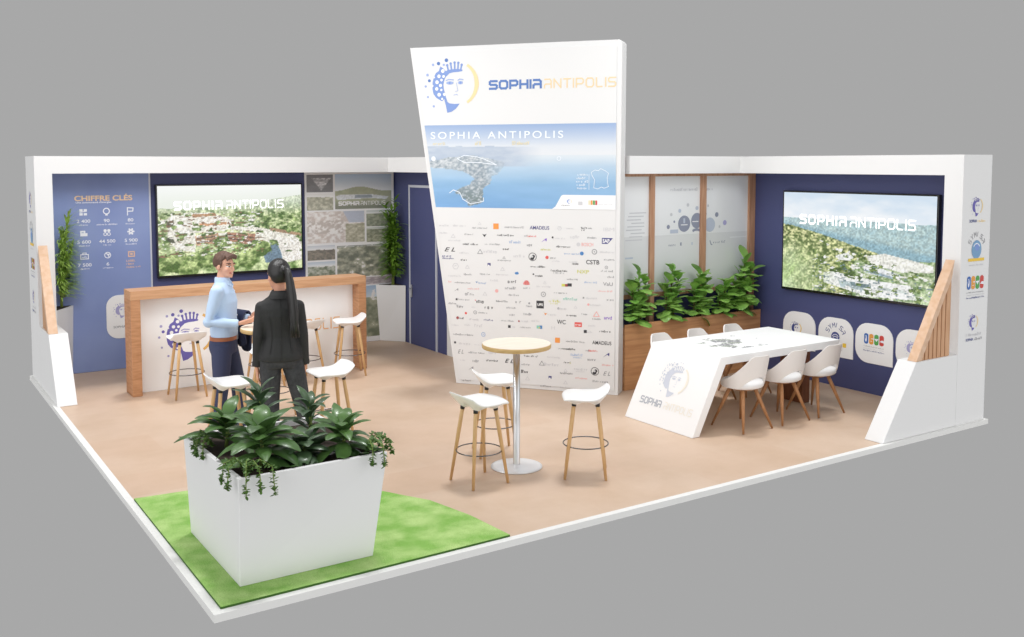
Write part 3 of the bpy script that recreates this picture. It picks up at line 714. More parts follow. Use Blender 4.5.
def company_logos():
    pl = tplane(.009)
    K = dict(k='ink_k', g='ink_g', f='ink_f', o='ink_o', r='ink_r', b='ink_b', n='ink_n', p='ink_p', y='ink_y', e='ink_e', l='ink_l', i='ink_i', d='ink_d')
    for u, z, k, w, c in LOGOS:
        pl.k = 0
        m = K[c]
        if u - w / 2 < lean(z) + .05: u = lean(z) + .05 + w / 2
        if u + w / 2 > 1.93: u = 1.93 - w / 2
        if k == 't': microtext(pl, u, z, w, m, .02)
        elif k == 'T': microtext(pl, u, z, w, m, .034)
        elif k == 'T2': microtext(pl, u, z + .012, w, m, .03); microtext(pl, u, z - .018, w * .7, m, .014)
        elif k == 's': pl.rect(u, z, w, w, m)
        elif k == 'q': pl.rect(u, z + .006, w, w * .8, m); pl.disc(u - .004, z - .006, w * .25, 'white_print', 8)
        elif k == 'c': pl.disc(u, z, w, m, 12)
        elif k == 'c2': pl.disc(u, z, w, m, 12, ry=w * .6); pl.disc(u + w * .3, z + w * .3, w * .4, m, 8)
        elif k == 'o': pl.ring(u, z, w, w * .35, m); pl.disc(u, z, w * .3, m, 8)
        elif k == 'O':
            pl.ring(u, z, w * .95, w * .14, m); pl.disc(u - w * .1, z - w * .45, w * .5, m, 12, ry=w * .35); pl.disc(u + w * .2, z + w * .1, w * .42, m, 10); pl.disc(u - w * .1, z + w * .05, w * .28, 'ink_f', 8)
        elif k == 'a': pl.line([(u - w / 2, z - w * .4), (u, z + w * .4), (u + w / 2, z - w * .4), (u - w / 2, z - w * .4)], w * .12, m)
        elif k == 'h': pl.line([(u + w / 2 * math.cos(R(60 * j)), z + w / 2 * math.sin(R(60 * j))) for j in range(7)], w * .1, m); pl.line([(u - w * .2, z), (u + w * .2, z + w * .2)], w * .1, m)
        elif k == 'v': pl.poly([(u - w / 2, z + w * .3), (u, z + w * .1), (u + w / 2, z + w * .35), (u, z - w * .4)], m)
        elif k == 'v2': pl.poly([(u - w / 2, z - w * .3), (u + w * .3, z + w * .35), (u + w * .5, z + w * .4), (u + w * .45, z - w * .1), (u + w * .3, z - w * .02), (u + w * .25, z + w * .15)], m)
        elif k == 'sap': pl.poly([(u - w / 2, z - w * .26), (u + w * .02, z - w * .26), (u + w / 2, z + w * .26), (u - w / 2, z + w * .26)], m); pl.text('SAP', u - w * .12, z, w * .62, 'white_print', w * .34, .03)
        elif k == 'ups': pl.rect(u, z, w, w, m); pl.text('UPS', u, z, w * .74, 'white_print', w * .34, .03)
        elif k == 'red': pl.rect(u, z, w, w * .62, m); microtext(pl, u, z, w * .7, 'white_print', w * .28)
        elif k == 'sq2': pl.rect(u - w * .25, z, w * .45, w * .5, 'ink_e'); pl.rect(u + w * .25, z, w * .45, w * .55, m); pl.rect(u, z - w * .1, w * .3, w * .2, 'ink_y')
        elif k == 's3': pl.rect(u - w * .25, z, w * .4, .03, 'ink_y'); pl.rect(u, z, w * .25, .03, 'ink_d'); pl.rect(u + w * .3, z + .006, w * .4, .036, m)
        elif k == 'hw':
            for j in range(8):
                a = R(15 + j * 150 / 7)
                pl.poly([(u, z - w * .3), (u + w * .5 * math.cos(a - .14), z - w * .3 + w * .75 * math.sin(a - .14) * .9), (u + w * .56 * math.cos(a), z - w * .3 + w * .82 * math.sin(a) * .9), (u + w * .5 * math.cos(a + .14), z - w * .3 + w * .75 * math.sin(a + .14) * .9)], m)
        elif k.startswith('w:'):
            t = k[2:]
            pl.text(t, u, z, w, m, {'E L': .048, 'CSTB': .05, 'WC': .05, 'AMADEUS': .042, 'SAP': .05}.get(t, .04), .012 if c != 'f' else 0, shear=.35 if t == 'E L' else 0)
    return pl.build('company_logos', tower)
company_logos()

# ------------------------------------------------------------------ screens
def screen_forest(s, t):
    u = s; v = 1 - t
    c = mixc(H('#fbfdfb'), H('#eef3ea'), v / .2)
    n = fbm(u * 34, v * 28, 2, 5); n2 = vnoise(u * 70, v * 52, 8)
    hill = .24 - .13 * np.clip((u - .45) / .55, 0, 1) + .02 * fbm(u * 12, v * 0, 5)
    tree = mixc(H('#4d6a33'), H('#dfe9b6'), np.clip((n * .75 + n2 * .45 - .36) * 2.5, 0, 1))
    far = mixc(tree, H('#dfe8d8'), np.clip((.36 - v) * 5, 0, .8))
    c = np.where((v > hill)[..., None], far, c)
    big = vnoise(u * 15, v * 11, 31) * .6 + n * .55
    near = mixc(H('#59783a'), H('#e3efba'), np.clip((big - .33) * 2.7, 0, 1))
    c = np.where((v > .62)[..., None], mixc(c, near, np.clip((v - .62) * 8, 0, 1)), c)
    for pts, col in [([(.06, .36), (.22, .31), (.36, .31), (.48, .39), (.5, .47), (.7, .5), (.99, .62), (.99, .9), (.88, .93), (.72, .72), (.62, .70), (.45, .56), (.25, .58), (.24, .75), (.12, .72), (.06, .6)], '#f3efe2'),
                     ([(.22, .325), (.38, .315), (.39, .345), (.23, .36)], '#b98f6c'), ([(.27, .37), (.46, .36), (.48, .41), (.28, .43)], '#f6f0e4'), ([(.27, .43), (.46, .42), (.46, .45), (.28, .46)], '#cf9d78'),
                     ([(.05, .40), (.10, .38), (.11, .45), (.06, .47)], '#6d6a58'), ([(.05, .58), (.09, .57), (.11, .64), (.06, .63)], '#565a48'),
                     ([(.10, .43), (.21, .41), (.22, .44), (.10, .46)], '#faf8f0'), ([(.10, .51), (.2, .49), (.21, .53), (.1, .56)], '#faf8f0'),
                     ([(.24, .535), (.42, .52), (.47, .505), (.66, .545), (.66, .57), (.47, .54), (.25, .57)], '#d8e0b0'),
                     ([(.24, .57), (.40, .54), (.40, .66), (.25, .68)], '#c9a283'), ([(.46, .54), (.66, .57), (.65, .71), (.47, .64)], '#b98a72'),
                     ([(.25, .59), (.39, .57), (.39, .59), (.25, .615)], '#7d6a58'), ([(.25, .64), (.39, .615), (.39, .635), (.25, .66)], '#7d6a58'),
                     ([(.47, .565), (.65, .605), (.65, .625), (.47, .58)], '#6f5548'), ([(.47, .60), (.65, .655), (.65, .675), (.47, .62)], '#6f5548'),
                     ([(.76, .50), (1, .585), (1, .62), (.77, .54)], '#b39478'), ([(.79, .65), (.82, .62), (1, .66), (1, .9), (.86, .92), (.80, .70)], '#f4efe6'), ([(.715, .82), (.735, .76), (.79, .645), (.81, .66), (.845, .80), (.86, .92), (.73, .92)], '#73899a')]:
        paste(c, u, v, pts, col, .08)
    for x, y, r in [(.70, .74, .07), (.42, .66, .055), (.60, .86, .07), (.1, .86, .09), (.30, .84, .08), (.47, .9, .07), (.2, .95, .07), (.53, .72, .04)]:
        d = np.hypot(u - x, (v - y) / 1.3); k = d < r * (.8 + .45 * vnoise(u * 30, v * 30, 4))
        c = np.where(k[..., None], mixc(H('#557036'), H('#cfe09a'), np.clip((n - .35) * 2.5 + (y - v) * 4, 0, 1)), c)
    site = (v > .30) & (v < .80)
    t2 = fbm(u * 20, v * 24, 51, 4)
    c = np.where((site & (t2 > .585))[..., None], mixc(H('#46602f'), H('#b9cf8a'), np.clip((n - .35) * 2.5, 0, 1)), c)
    bits = fbm(u * 34, v * 60, 53, 2)
    c = np.where((site & (bits > .70) & (u < .72))[..., None], H('#faf6ec'), c)
    c = np.where((site & (bits < .27) & (u < .72))[..., None], H('#8d6f58'), c)
    return c * np.where(v > hill, .80 + .36 * vnoise(u * 120, v * 76, 61), 1.0)[..., None]
def screen_hills(s, t):
    u = s; v = 1 - t
    cl = fbm(u * 5, v * 7, 3)
    c = mixc(H('#d6e6f5'), H('#fbfdff'), np.clip(v * 3 + (cl - .5) * 1.6, 0, 1))
    n = fbm(u * 46, v * 40, 2, 5) * .6 + vnoise(u * 80, v * 60, 9) * .4
    h1 = .255 + .015 * fbm(u * 8, v * 0, 5)
    c = np.where((v > h1)[..., None], mixc(mixc(H('#9fbfc9'), H('#c9dcd6'), n), H('#7fa9bd'), np.clip(1 - abs(v - .36 - u * .24) / .07, 0, .6)), c)
    h2 = .34 + .38 * np.clip(u, 0, 1) ** 1.15 - .02 * fbm(u * 14, v * 0, 8)
    tree = mixc(H('#4e622f'), H('#eaeab0'), np.clip((n - .36) * 3.4, 0, 1))
    k = v > h2
    c = np.where(k[..., None], tree, c)
    k = (v > .6 + .1 * (1 - u)) & (u > .5)
    c = np.where(k[..., None], mixc(H('#72905c'), H('#e9efcf'), np.clip((n - .3) * 2.3, 0, 1)), c)
    for pts, col in [([(.38, .62), (.46, .58), (.5, .62), (.49, .66), (.40, .66)], '#f4f6f2'), ([(.58, .60), (.7, .56), (.86, .60), (.99, .64), (.99, .70), (.8, .72), (.62, .68)], '#f3f3ea'),
                     ([(.56, .70), (.62, .68), (.8, .75), (.79, .80), (.58, .76)], '#eef2f4'), ([(.58, .73), (.79, .78), (.79, .80), (.58, .755)], '#a9bfc9'),
                     ([(.30, .80), (.36, .78), (.66, .83), (.86, .84), (.9, .97), (.6, .99), (.3, .9)], '#f4f6f4'), ([(.40, .86), (.62, .88), (.62, .94), (.42, .93)], '#b3c2c4'), ([(.48, .865), (.62, .875), (.62, .91), (.49, .905)], '#7a8f94'),
                     ([(.66, .88), (.85, .89), (.85, .92), (.66, .91)], '#cfd8d4')]:
        paste(c, u, v, pts, col, .05)
    g = np.clip((.42 - u) * 2.6, 0, 1) * np.clip((v - .42) * 3, 0, 1) * (.55 + .6 * fbm(u * 9, v * 4, 12))
    c = mixc(c, mixc(H('#a5c778'), H('#eaf6d6'), fbm(u * 14 + v * 3, v * 5, 13)), g)
    g = np.clip((u - .84) * 6, 0, 1) * np.clip((v - .78) * 5, 0, 1)
    c = mixc(c, H('#d8ebc0'), g * .8)
    low = (v > h2 + .05) & (u > .22)
    t2 = fbm(u * 22, v * 26, 71, 4)
    c = np.where((low & (t2 > .60))[..., None], mixc(H('#4b6236'), H('#a9bd72'), np.clip((n - .35) * 2.5, 0, 1)), c)
    bits = fbm(u * 36, v * 60, 73, 2)
    c = np.where((low & (bits > .72))[..., None], H('#fbfbf6'), c)
    c = np.where((low & (v > .7) & (bits < .26))[..., None], H('#7f9298'), c)
    return c * np.where(v > h1, .84 + .30 * vnoise(u * 120, v * 76, 75), 1.0)[..., None]
def tv(label, loc, rz, w, h, fn, seed_txt):
    """screen facing -Y locally, centred on its location"""
    t = thing('wall_screen', label, 'television', loc, rz)
    b = MB(); b.box(-w / 2, w / 2, -.055, .0, -h / 2, h / 2); b.build('housing', 'tv_black', t, bevel=.006)
    b = MB(); b.box(-w * .3, w * .3, 0, .018, -h * .3, h * .3); b.build('bracket', 'dark_metal', t)
    z = .02; zb = .032
    picture('display', t, lambda s, q: Vector((-w / 2 + z + (w - 2 * z) * s, -.0565, -h / 2 + zb + (h - z - zb) * q)), 270, 152, fn, 'screen')
    pl = Plane((0, -.057, 0), (1, 0, 0), (0, 0, 1), .001)
    x0, y0, w1, w2, hh = seed_txt
    logotype(pl, 'SOPHIA', x0, y0, w1, hh, hh * .18, 'tv_white', .62); pl.build('bold_title', t); logotype(pl, 'ANTIPOLIS', x0 + w1 + .05, y0, w2, hh, hh * .12, 'tv_white')
    pl.build('fine_title', t)
    return t
tv('large black framed screen above the long counter showing low buildings among trees', (2.513, YB - .02, 1.758), 0, 1.995, 1.225, screen_forest, (-.772, .272, .64, .80, .118))
tv('large black framed screen on the navy right wall showing wooded hills under cloud', (XT - .02, 1.60, 1.70), -math.pi / 2, 2.11, 1.225, screen_hills, (-.786, .212, .68, .85, .118))

# ------------------------------------------------------------------ printed wall panels at the back
info = thing('information_panel', 'blue key figures panel with icons and numbers at the left end of the back wall', 'wall panel', (0.224, YB, 0))
b = MB(); b.box(0, 1.222, -.012, -.001, .004, HB - .004); b.build('board', 'blue_panel', info)
b = MB(); b.box(1.222, 1.242, -.016, -.001, .004, HB - .004); b.build('edge_strip', 'grey_trim', info)
def ip(): return Plane((-.224, -.012, 0), (1, 0, 0), (0, 0, 1), .0012)
pl = ip(); pl.text('CHIFFRE CLÉS', .894, 2.215, .69, 'head_orange', .085, .03); pl.build('heading', info)
pl = ip(); pl.text("Une communauté d'énergies", .775, 2.153, .42, 'icon_white', .03, .02); pl.build('subtitle', info)
def icon(k, u, v, m):
    pl = ip(); r = .045
    if k == 0:
        for a in (-.025, .025):
            for c_ in (-.025, .025): pl.rect(u + a, v + c_, .038, .03, m)
        pl.line([(u - .04, v), (u + .04, v + .012)], .008, m)
    elif k == 1: pl.ring(u, v + .008, .036, .013, m); pl.rect(u, v - .04, .03, .016, m)
    elif k == 2: pl.line([(u - .035, v - .05), (u - .035, v + .045), (u + .035, v + .04), (u + .03, v), (u - .03, v)], .012, m)
    elif k == 3: pl.rect(u - .012, v - .005, .06, .07, m); pl.rect(u + .03, v - .02, .025, .04, m); pl.rect(u - .012, v + .005, .03, .008, 'blue_panel')
    elif k == 4:
        pl.disc(u - .022, v + .022, .02, m, 10); pl.disc(u + .022, v + .022, .02, m, 10); pl.ring(u - .022, v - .022, .018, .009, m); pl.ring(u + .022, v - .022, .018, .009, m)
    elif k == 5:
        pl.disc(u, v, .028, m, 12)
        for j in range(6): pl.disc(u + .034 * math.cos(j * 1.047), v + .034 * math.sin(j * 1.047), .012, m, 8)
        pl.disc(u, v, .01, 'blue_panel', 8)
    elif k == 6: pl.line([(u - .045, v - .035), (u - .045, v + .02), (u + .045, v + .02), (u + .045, v - .035), (u - .045, v - .035)], .011, m); pl.line([(u - .02, v + .02), (u - .02, v + .04), (u + .02, v + .04), (u + .02, v + .02)], .009, m); microtext(pl, u, v - .01, .06, m, .02)
    elif k == 7: pl.ring(u, v, .036, .01, m); pl.line([(u - .02, v + .03), (u + .005, v), (u + .02, v - .03)], .012, m); pl.rect(u + .015, v + .01, .02, .016, m)
    else: pl.line([(u - .035, v - .03), (u - .035, v + .03), (u + .035, v + .03), (u + .035, v - .03), (u - .035, v - .03)], .014, m); pl.rect(u, v, .03, .025, m)
    o = pl.build('icon', info)
    if k == 8: o['label'] = 'pale orange icon'
nums = ['2 400', '90', '80', '5 600', '44 500', '5 900', '7 500', '6', 'LABEL']
for k in range(9):
    r_, c_ = divmod(k, 3); u = (.648, .922, 1.211)[c_]; v = (2.033, 1.771, 1.48)[r_]
    icon(k, u, v, 'icon_orange' if k == 8 else 'icon_white')
    pl = ip(); n = nums[k]
    if k < 8:
        pl.text(n, u, v - .112, .034 * len(n) - (.01 if ' ' in n else 0), 'icon_white', .042, .012); microtext(pl, u, v - .16, (.1, .24, .12, .12, .09, .13, .1, .12, .1)[k], 'icon_white', .016)
        pl.build('figure', info)
    else:
        pl.text(n, u - .01, v - .085, .11, 'icon_orange', .026, .02); microtext(pl, u, v - .125, .13, 'icon_orange', .022); microtext(pl, u + .02, v - .165, .17, 'icon_orange', .022)
        pl.build('caption', info)['label'] = 'pale orange caption'

def badge(name, label, o, u, w, h, corner):
    """white badge with three round corners and one pointed one, centred on the location"""
    t = thing(name, label, 'sign', o)
    pts = []
    r = w * .34
    for cx, cz, a0, k in ((1, 1, 0, 'tr'), (-1, 1, 90, 'tl'), (-1, -1, 180, 'bl'), (1, -1, 270, 'br')):
        if k == corner: pts.append((cx * w / 2, cz * h / 2)); continue
        for a in range(0, 91, 15): pts.append((cx * (w / 2 - r) + r * math.cos(R(a0 + a)), cz * (h / 2 - r) + r * math.sin(R(a0 + a))))
    pl = Plane((0, 0, 0), u, (0, 0, 1), 0)
    b = MB(); b.hexa([pl.p(*p) + pl.n * .001 for p in pts], [pl.p(*p) + pl.n * .009 for p in pts])
    b.build('plate', 'white_print', t)
    return t, Plane(pl.n * .009, u, (0, 0, 1), .001)
t, pl = badge('logo_badge', 'white rounded badge on the blue panel, half hidden behind the left end of the counter', (1.10, YB - .012, .68), (1, 0, 0), .43, .56, 'xx')
emblem(pl, -.03, .08, .2, 'violet_soft', 'violet_soft', 'violet_soft', 'logo_yellow', False)
pl.text('SOPHIA', -.06, -.13, .15, 'ink_g', .03, .01); microtext(pl, .1, -.13, .14, 'logo_yellow', .025); pl.build('print', t)
BX = XT - .001
UY = (0, -1, 0)
t, pl = badge('logo_badge', 'white badge with blue portrait emblem, leftmost of the four under the right screen', (BX, 2.42, .59), UY, .50, .455, 'br')
emblem(pl, -.05, .02, .17, 'c_navy', 'c_navy', 'violet', 'c_yellow', False); pl.text('SOPHIA', -.07, -.13, .13, 'c_navy', .026, .01); microtext(pl, .08, -.13, .14, 'ink_y', .022); pl.build('print', t)
t, pl = badge('logo_badge', 'white badge with an arch of letters over a globe under the right screen', (BX, 1.875, .585), UY, .50, .46, 'br')
for i, ch_ in enumerate('SYMISA'):
    a = R(155 - i * 26); x, y = .125 * math.cos(a), .02 + .125 * math.sin(a); dx, dy = math.cos(a - 1.57), math.sin(a - 1.57)
    st, cw = STROKES[ch_]
    for l in st: pl.line([(x + (p - .5) * .034 * dx + (q - .5) * .05 * math.cos(a), y + (p - .5) * .034 * dy + (q - .5) * .05 * math.sin(a)) for p, q in l], .007, 'c_navy')
pl.disc(0, .005, .06, 'c_navy', 16, ry=.06); pl.arc(0, -.01, .045, .008, 20, 160, 'icon_white'); pl.arc(0, -.03, .04, .008, 30, 150, 'icon_white'); pl.rect(0, -.07, .14, .03, 'white_print')
pl.rect(-.02, -.1, .22, .018, 'c_yellow'); pl.rect(.13, -.08, .05, .05, 'c_yellow'); microtext(pl, 0, -.14, .22, 'ink_f', .02); pl.build('print', t)
t, pl = badge('logo_badge', 'white badge with blue, orange, green and red letter blocks under the right screen', (BX, 1.345, .585), UY, .50, .46, 'br')
blocks(pl, 0, .05, .27); pl.build('print', t)
t, pl = badge('logo_badge', 'white badge half hidden by the slatted fin, rightmost of the four', (BX, .81, .59), UY, .50, .455, 'br')
emblem(pl, -.05, .02, .17, 'violet_soft', 'violet_soft', 'violet_soft', 'logo_yellow', False); microtext(pl, 0, -.13, .26, 'ink_f', .03); pl.build('print', t)

# collage of photographs
col = thing('photo_collage', 'white panel of mixed landscape photographs right of the back screen', 'wall panel', (3.57, YB, 0))
b = MB(); b.box(0, 1.40, -.012, -.001, .004, HB - .004); b.build('board', 'white_print', col)
def land(seed, sky, dark, light, hor, white=0.0, skyb=None):
    def f(s, t):
        u = s; v = 1 - t
        n = fbm(u * 11, v * 9, seed, 5)
        c = mixc(H(sky), H(skyb or '#f2f3f2'), v / max(hor, .05))
        g = mixc(H(dark), H(light), np.clip((n - .32) * 2.4, 0, 1))
        hh = hor + .06 * (fbm(u * 5, v * 0, seed + 3) - .5)
        c = np.where((v > hh)[..., None], g, c)
        if white: c = np.where((n > 1 - white)[..., None], H('#f1efea'), c)
        return c
    return f
def tri(s, t):
    v = 1 - t; c = mixc(H('#4f5054'), H('#77787a'), fbm(s * 6, v * 6, 3))
    k = inpoly(s, v, [(.18, .18), (.92, .2), (.55, .92)])
    return np.where(k[..., None], mixc(H('#7c7c80'), H('#e6e6e8'), np.clip((fbm(s * 18, v * 14, 4) - .3) * 2.2, 0, 1)), c)
def hall(s, t):
    u = s; v = 1 - t
    c = mixc(H('#a9c6e2'), H('#eaf0f4'), v / .42)
    n = fbm(u * 14, v * 10, 7, 5)
    c = np.where((v > .42 - .12 * np.sin(np.clip(u * 1.15, 0, 1) * 3.14) ** 2 + .06)[..., None], mixc(H('#7d8466'), H('#b5b98e'), n), c)
    paste(c, u, v, [(0, .64), (.1, .58), (.33, .58), (.62, .58), (.95, .66), (.9, .74), (.66, .70), (.3, .72), (.05, .74)], '#d7dcdf', .1)
    paste(c, u, v, [(.34, .6), (.64, .6), (.66, .68), (.34, .68)], '#7f8c96', .1)
    c = np.where((v > .78)[..., None], mixc(c, H('#5a6152'), np.clip((v - .78) * 5, 0, .8)), c)
    return c
def sketch(s, t):
    v = 1 - t; n = fbm(s * 20, v * 16, 5, 4)
    c = mixc(H('#c9bab0'), H('#f6f3ef'), np.clip((n - .36) * 3.2, 0, 1))
    c = np.where(((v > .3) & (v < .68) & (s < .62))[..., None], mixc(c, H('#a59a90'), .45 * (n < .52)), c)
    paste(c, s, v, [(.62, 0), (1, 0), (1, .36), (.72, .36)], '#b3bccf', .03)
    k = (v > .4) & (s > .66)
    c = np.where(k[..., None], mixc(H('#8b8768'), H('#d9d4bc'), np.clip((n - .3) * 2, 0, 1)), c)
    return c
for x0, x1, z0, z1, fn in [(3.60, 4.0, 2.235, 2.485, tri), (3.60, 4.0, 1.975, 2.215, land(11, '#e9e9e6', '#85866e', '#cfcdb6', .22)), (4.03, 4.93, 1.985, 2.49, hall),
                           (3.60, 4.49, 1.50, 1.955, sketch), (4.52, 4.93, 1.72, 1.955, land(13, '#b9c2c2', '#5d6650', '#a3a78c', .2)), (4.52, 4.93, 1.49, 1.70, land(17, '#9aa08e', '#62684e', '#b5b594', .1)),
                           (4.05, 4.93, .985, 1.45, land(19, '#4f5546', '#4d5442', '#c9c7a8', .05, .3)), (3.60, 4.02, 1.26, 1.47, land(23, '#c3cad4', '#4e4a40', '#8d806c', .3)),
                           (3.60, 4.02, 1.0, 1.235, land(29, '#b3c6d8', '#4c5a3e', '#c4c6b6', .3)), (4.2, 4.93, .86, .97, land(31, '#c2b3ba', '#8e7f86', '#d9cfd0', .05)),
                           (3.60, 4.72, .08, .84, land(37, '#8fb3d6', '#4b5638', '#a9aa88', .22, .26, '#cfdde8'))]:
    w_ = x1 - x0
    picture('photo', col, lambda s, t, x0=x0, w_=w_, z0=z0, z1=z1: Vector((x0 - 3.57 + w_ * s, -.0135, z0 + (z1 - z0) * t)), max(12, int(w_ * 120)), max(10, int((z1 - z0) * 120)), lambda s, t, fn=fn: fn(s, t) * .74 + .26, 'print')
pl = Plane((-3.57, -.0135, 0), (1, 0, 0), (0, 0, 1), .001)
logotype(pl, 'SOPHIA', 4.08, 2.035, .33, .062, .016, 'ink_white'); pl.build('bold_title', col); logotype(pl, 'ANTIPOLIS', 4.43, 2.035, .40, .062, .009, 'ink_white'); pl.build('fine_title', col)

# ------------------------------------------------------------------ long counter
counter = thing('reception_counter', 'long white fronted counter with timber frame and large portrait emblem', 'counter', (0.82, 5.86, 0))
CW, CD, CH, TT = 2.888, .33, 1.205, .10
b = MB(); b.box(0, CW, 0, CD, CH - TT, CH); b.build('counter_top', 'oak_h', counter, bevel=.004)
for x in (0, CW - .105):
    b = MB(); b.box(x, x + .105, 0, CD, .002, CH - TT - .0005); b.build('leg', 'oak', counter, bevel=.004)
b = MB(); b.box(.1055, CW - .1055, .19, .215, .002, CH - TT - .0005); b.build('front_panel', 'white_print', counter)
def cpl(): return Plane((0, .19, 0), (1, 0, 0), (0, 0, 1), .0012)
pl = cpl(); emblem(pl, .66, .63, .62, 'violet', 'violet', 'violet_soft', 'gold'); pl.build('emblem', counter)
pl = cpl(); logotype(pl, 'SOPHIA', 1.10, .53, .60, .15, .034, 'violet'); pl.build('bold_lettering', counter)['label'] = 'violet bold lettering'
pl = cpl(); logotype(pl, 'ANTIPOLIS', 1.76, .53, .84, .15, .015, 'gold_pale'); pl.build('fine_lettering', counter)['label'] = 'pale orange fine lettering'

# ------------------------------------------------------------------ bar stools
def make_stool():
    t = thing('bar_stool', 'x', 'stool', (0, 0, 0), 0, 'white bar stools with timber legs')
    S = .70; hw = .205
    def top(u, v):      # u front(+Y)..back(-Y) profile, v across
        z = S - .012 * (v * v) + .012 * u * u
        if u < -.35: z += .056 * ((-u - .35) / .65) ** 2
        if u > .55: z -= .02 * ((u - .55) / .45) ** 2
        return z
    def plan(u, v):
        k = .5 * u * u * v * v * .3
        return Vector((v * hw * (1 - .10 * u * u), (u * hw) * (1 - .12 * v * v), 0))
    n = 14
    g = []
    for j in range(n + 1):
        u = -1 + 2 * j / n
        g.append([plan(u, -1 + 2 * i / n) + Vector((0, 0, top(u, -1 + 2 * i / n))) for i in range(n + 1)])
    low = []
    for j in range(n + 1):
        u = -1 + 2 * j / n; row = []
        for i in range(n + 1):
            v = -1 + 2 * i / n; p = plan(u, v)
            e = max(abs(u), abs(v)); d = .016 + .05 * (1 - e ** 2)
            # four moulded bosses that take the legs
            for a in (-.48, .48):
                for c in (-.48, .48): d += .035 * math.exp(-((u - a) ** 2 + (v - c) ** 2) / .05)
            row.append(p * (1 - .03 * (1 - e)) + Vector((0, 0, top(u, v) - d)))
        low.append(row)
    b = MB(); b.grid(g); b.grid([r[::-1] for r in low])
    for ln, lo in ((g[0], low[0]), (g[-1], low[-1]), ([r[0] for r in g], [r[0] for r in low]), ([r[-1] for r in g], [r[-1] for r in low])):
        b.grid([ln, lo])
    o = b.build('seat', 'white_plastic', t)
    bm = bmesh.new(); bm.from_mesh(o.data); bmesh.ops.remove_doubles(bm, verts=bm.verts, dist=.0005); bmesh.ops.recalc_face_normals(bm, faces=bm.faces); bm.to_mesh(o.data); bm.free()
    for p in o.data.polygons: p.use_smooth = True
    sd = o.modifiers.new('soft', 'SUBSURF'); sd.levels = 1; sd.render_levels = 1
    for sx in (-1, 1):
        for sy in (-1, 1):
            a = Vector((sx * .098, sy * .098, .625)); c = Vector((sx * .172, sy * .172, .003))
            b = MB(); b.tube([a, a.lerp(c, .3), c], [.0165, .0175, .012], 10); lg = b.build('leg', 'leg_wood', t)
            b = MB(); b.tube([a + Vector((0, 0, .025)), a, a.lerp(c, .025)], [.019, .0195, .019], 12); b.build('collar', 'dark_metal', lg)
    b = MB(); b.torus((0, 0, .27), .192, .0055, 32, 8); b.build('foot_ring', 'ring_metal', t)
    return t
proto = make_stool()
STOOLS = [((2.56, 1.21), -88, 'white bar stool left of the front high table, nearest the camera of the three'),
          ((3.42, .88), 52, 'white bar stool right of the front high table'),
          ((3.11, 1.83), -170 + 60, 'white bar stool behind the front high table, before the sign tower'),
          ((1.05, 3.06), -92, 'white bar stool in front of the man in the blue shirt'),
          ((1.99, 2.98), 88, 'white bar stool to the right of the woman in the dark suit'),
          ((1.86, 4.22), 200, 'white bar stool behind the woman, mostly hidden, only timber legs showing'),
          ((1.36, 5.62), 0, 'white bar stool alone before the large counter emblem'),
          ((2.27, 5.60), 0, 'white bar stool at the counter almost hidden between the man and the woman'),
          ((2.78, 5.64), 20, 'white bar stool at the counter just right of the woman, partly hidden'),
          ((3.38, 5.66), 75, 'white bar stool at the right end of the long counter')]
for i, ((x, y), a, lab) in enumerate(STOOLS):
    s_ = proto if i == 0 else dup(proto, (0, 0, 0), 0)
    s_.location = (x, y, 0); s_.rotation_euler = (0, 0, R(a)); s_['label'] = lab

# ------------------------------------------------------------------ round high tables
def high_table(x, y, h, r, label):
    t = thing('high_table', label, 'table', (x, y, 0), 0, 'round high tables')
    b = MB()
    b.lathe([(r - .004, h - .002), (r, h - .006), (r, h - .034), (r - .004, h - .038)], 48, 'table_edge')
    o = b.build('table_top', 'table_edge', t)
    b = MB(); b.lathe([(r - .0045, h - .0019), (r - .0045, h)], 48); b.build('surface', 'table_top_wood', o)
    b = MB(); b.lathe([(.035, .02), (.03, .035), (.03, h - .045)], 20); b.lathe([(.11, h - .045), (.11, h - .0385)], 24); b.build('column', 'chrome', t)
    b = MB(); b.lathe([(.225, .002), (.225, .009), (.2, .013), (.06, .019), (.035, .026)], 44); b.build('base', 'steel_white', t)
    return t
high_table(3.04, 1.37, 1.09, .30, 'round high table with pale top on a chrome column, in front of the sign tower')
high_table(1.58, 3.38, 1.09, .30, 'round high table between the man and the woman')

# ------------------------------------------------------------------ meeting table and chairs
mt = thing('meeting_table', 'long white meeting table with slanted end bearing a faded portrait', 'table', (4.93, 1.16, 0))
b = MB()
x0, z0 = .375, .75
prof = [(0, .002), (.095, .002), (.44, .67), (2.16, .67), (2.16, .75), (.375, .75)]
b.prism([(x, 0, z) for x, z in prof], (0, 1.0, 0))
b.build('top_and_slanted_end', 'table_white', mt, bevel=.004)
b = MB(); b.box(1.98, 2.10, .34, .66, .002, .6695); b.build('leg', 'walnut', mt, bevel=.003)
en = Vector((.375, 0, .748)).normalized()
pl = Plane((0, 1.0, .002), (0, -1, 0), en, .0015)
emblem(pl, .50, .50, .37, 'table_blue', 'table_blue', 'table_blue', 'table_cream', False)
r_ = random.Random(3)
for i in range(46):
    a = R(r_.uniform(70, 215)); q = r_.uniform(.1, .19); pl.rect(.49 + q * math.cos(a), .52 + q * math.sin(a), .011, .011, 'table_blue')
pl.build('emblem', mt)
pl = Plane((0, 1.0, .002), (0, -1, 0), en, .0015); logotype(pl, 'SOPHIA', .13, .19, .32, .075, .013, 'table_ink'); logotype(pl, 'ANTIPOLIS', .49, .19, .40, .075, .007, 'table_cream'); pl.build('lettering', mt)
pl = Plane((0, 0, .75), (1, 0, 0), (0, 1, 0), .001)
b = MB()
N, M_ = 78, 44
uu, vv = np.meshgrid((np.arange(N) + .5) / N, (np.arange(M_) + .5) / M_)
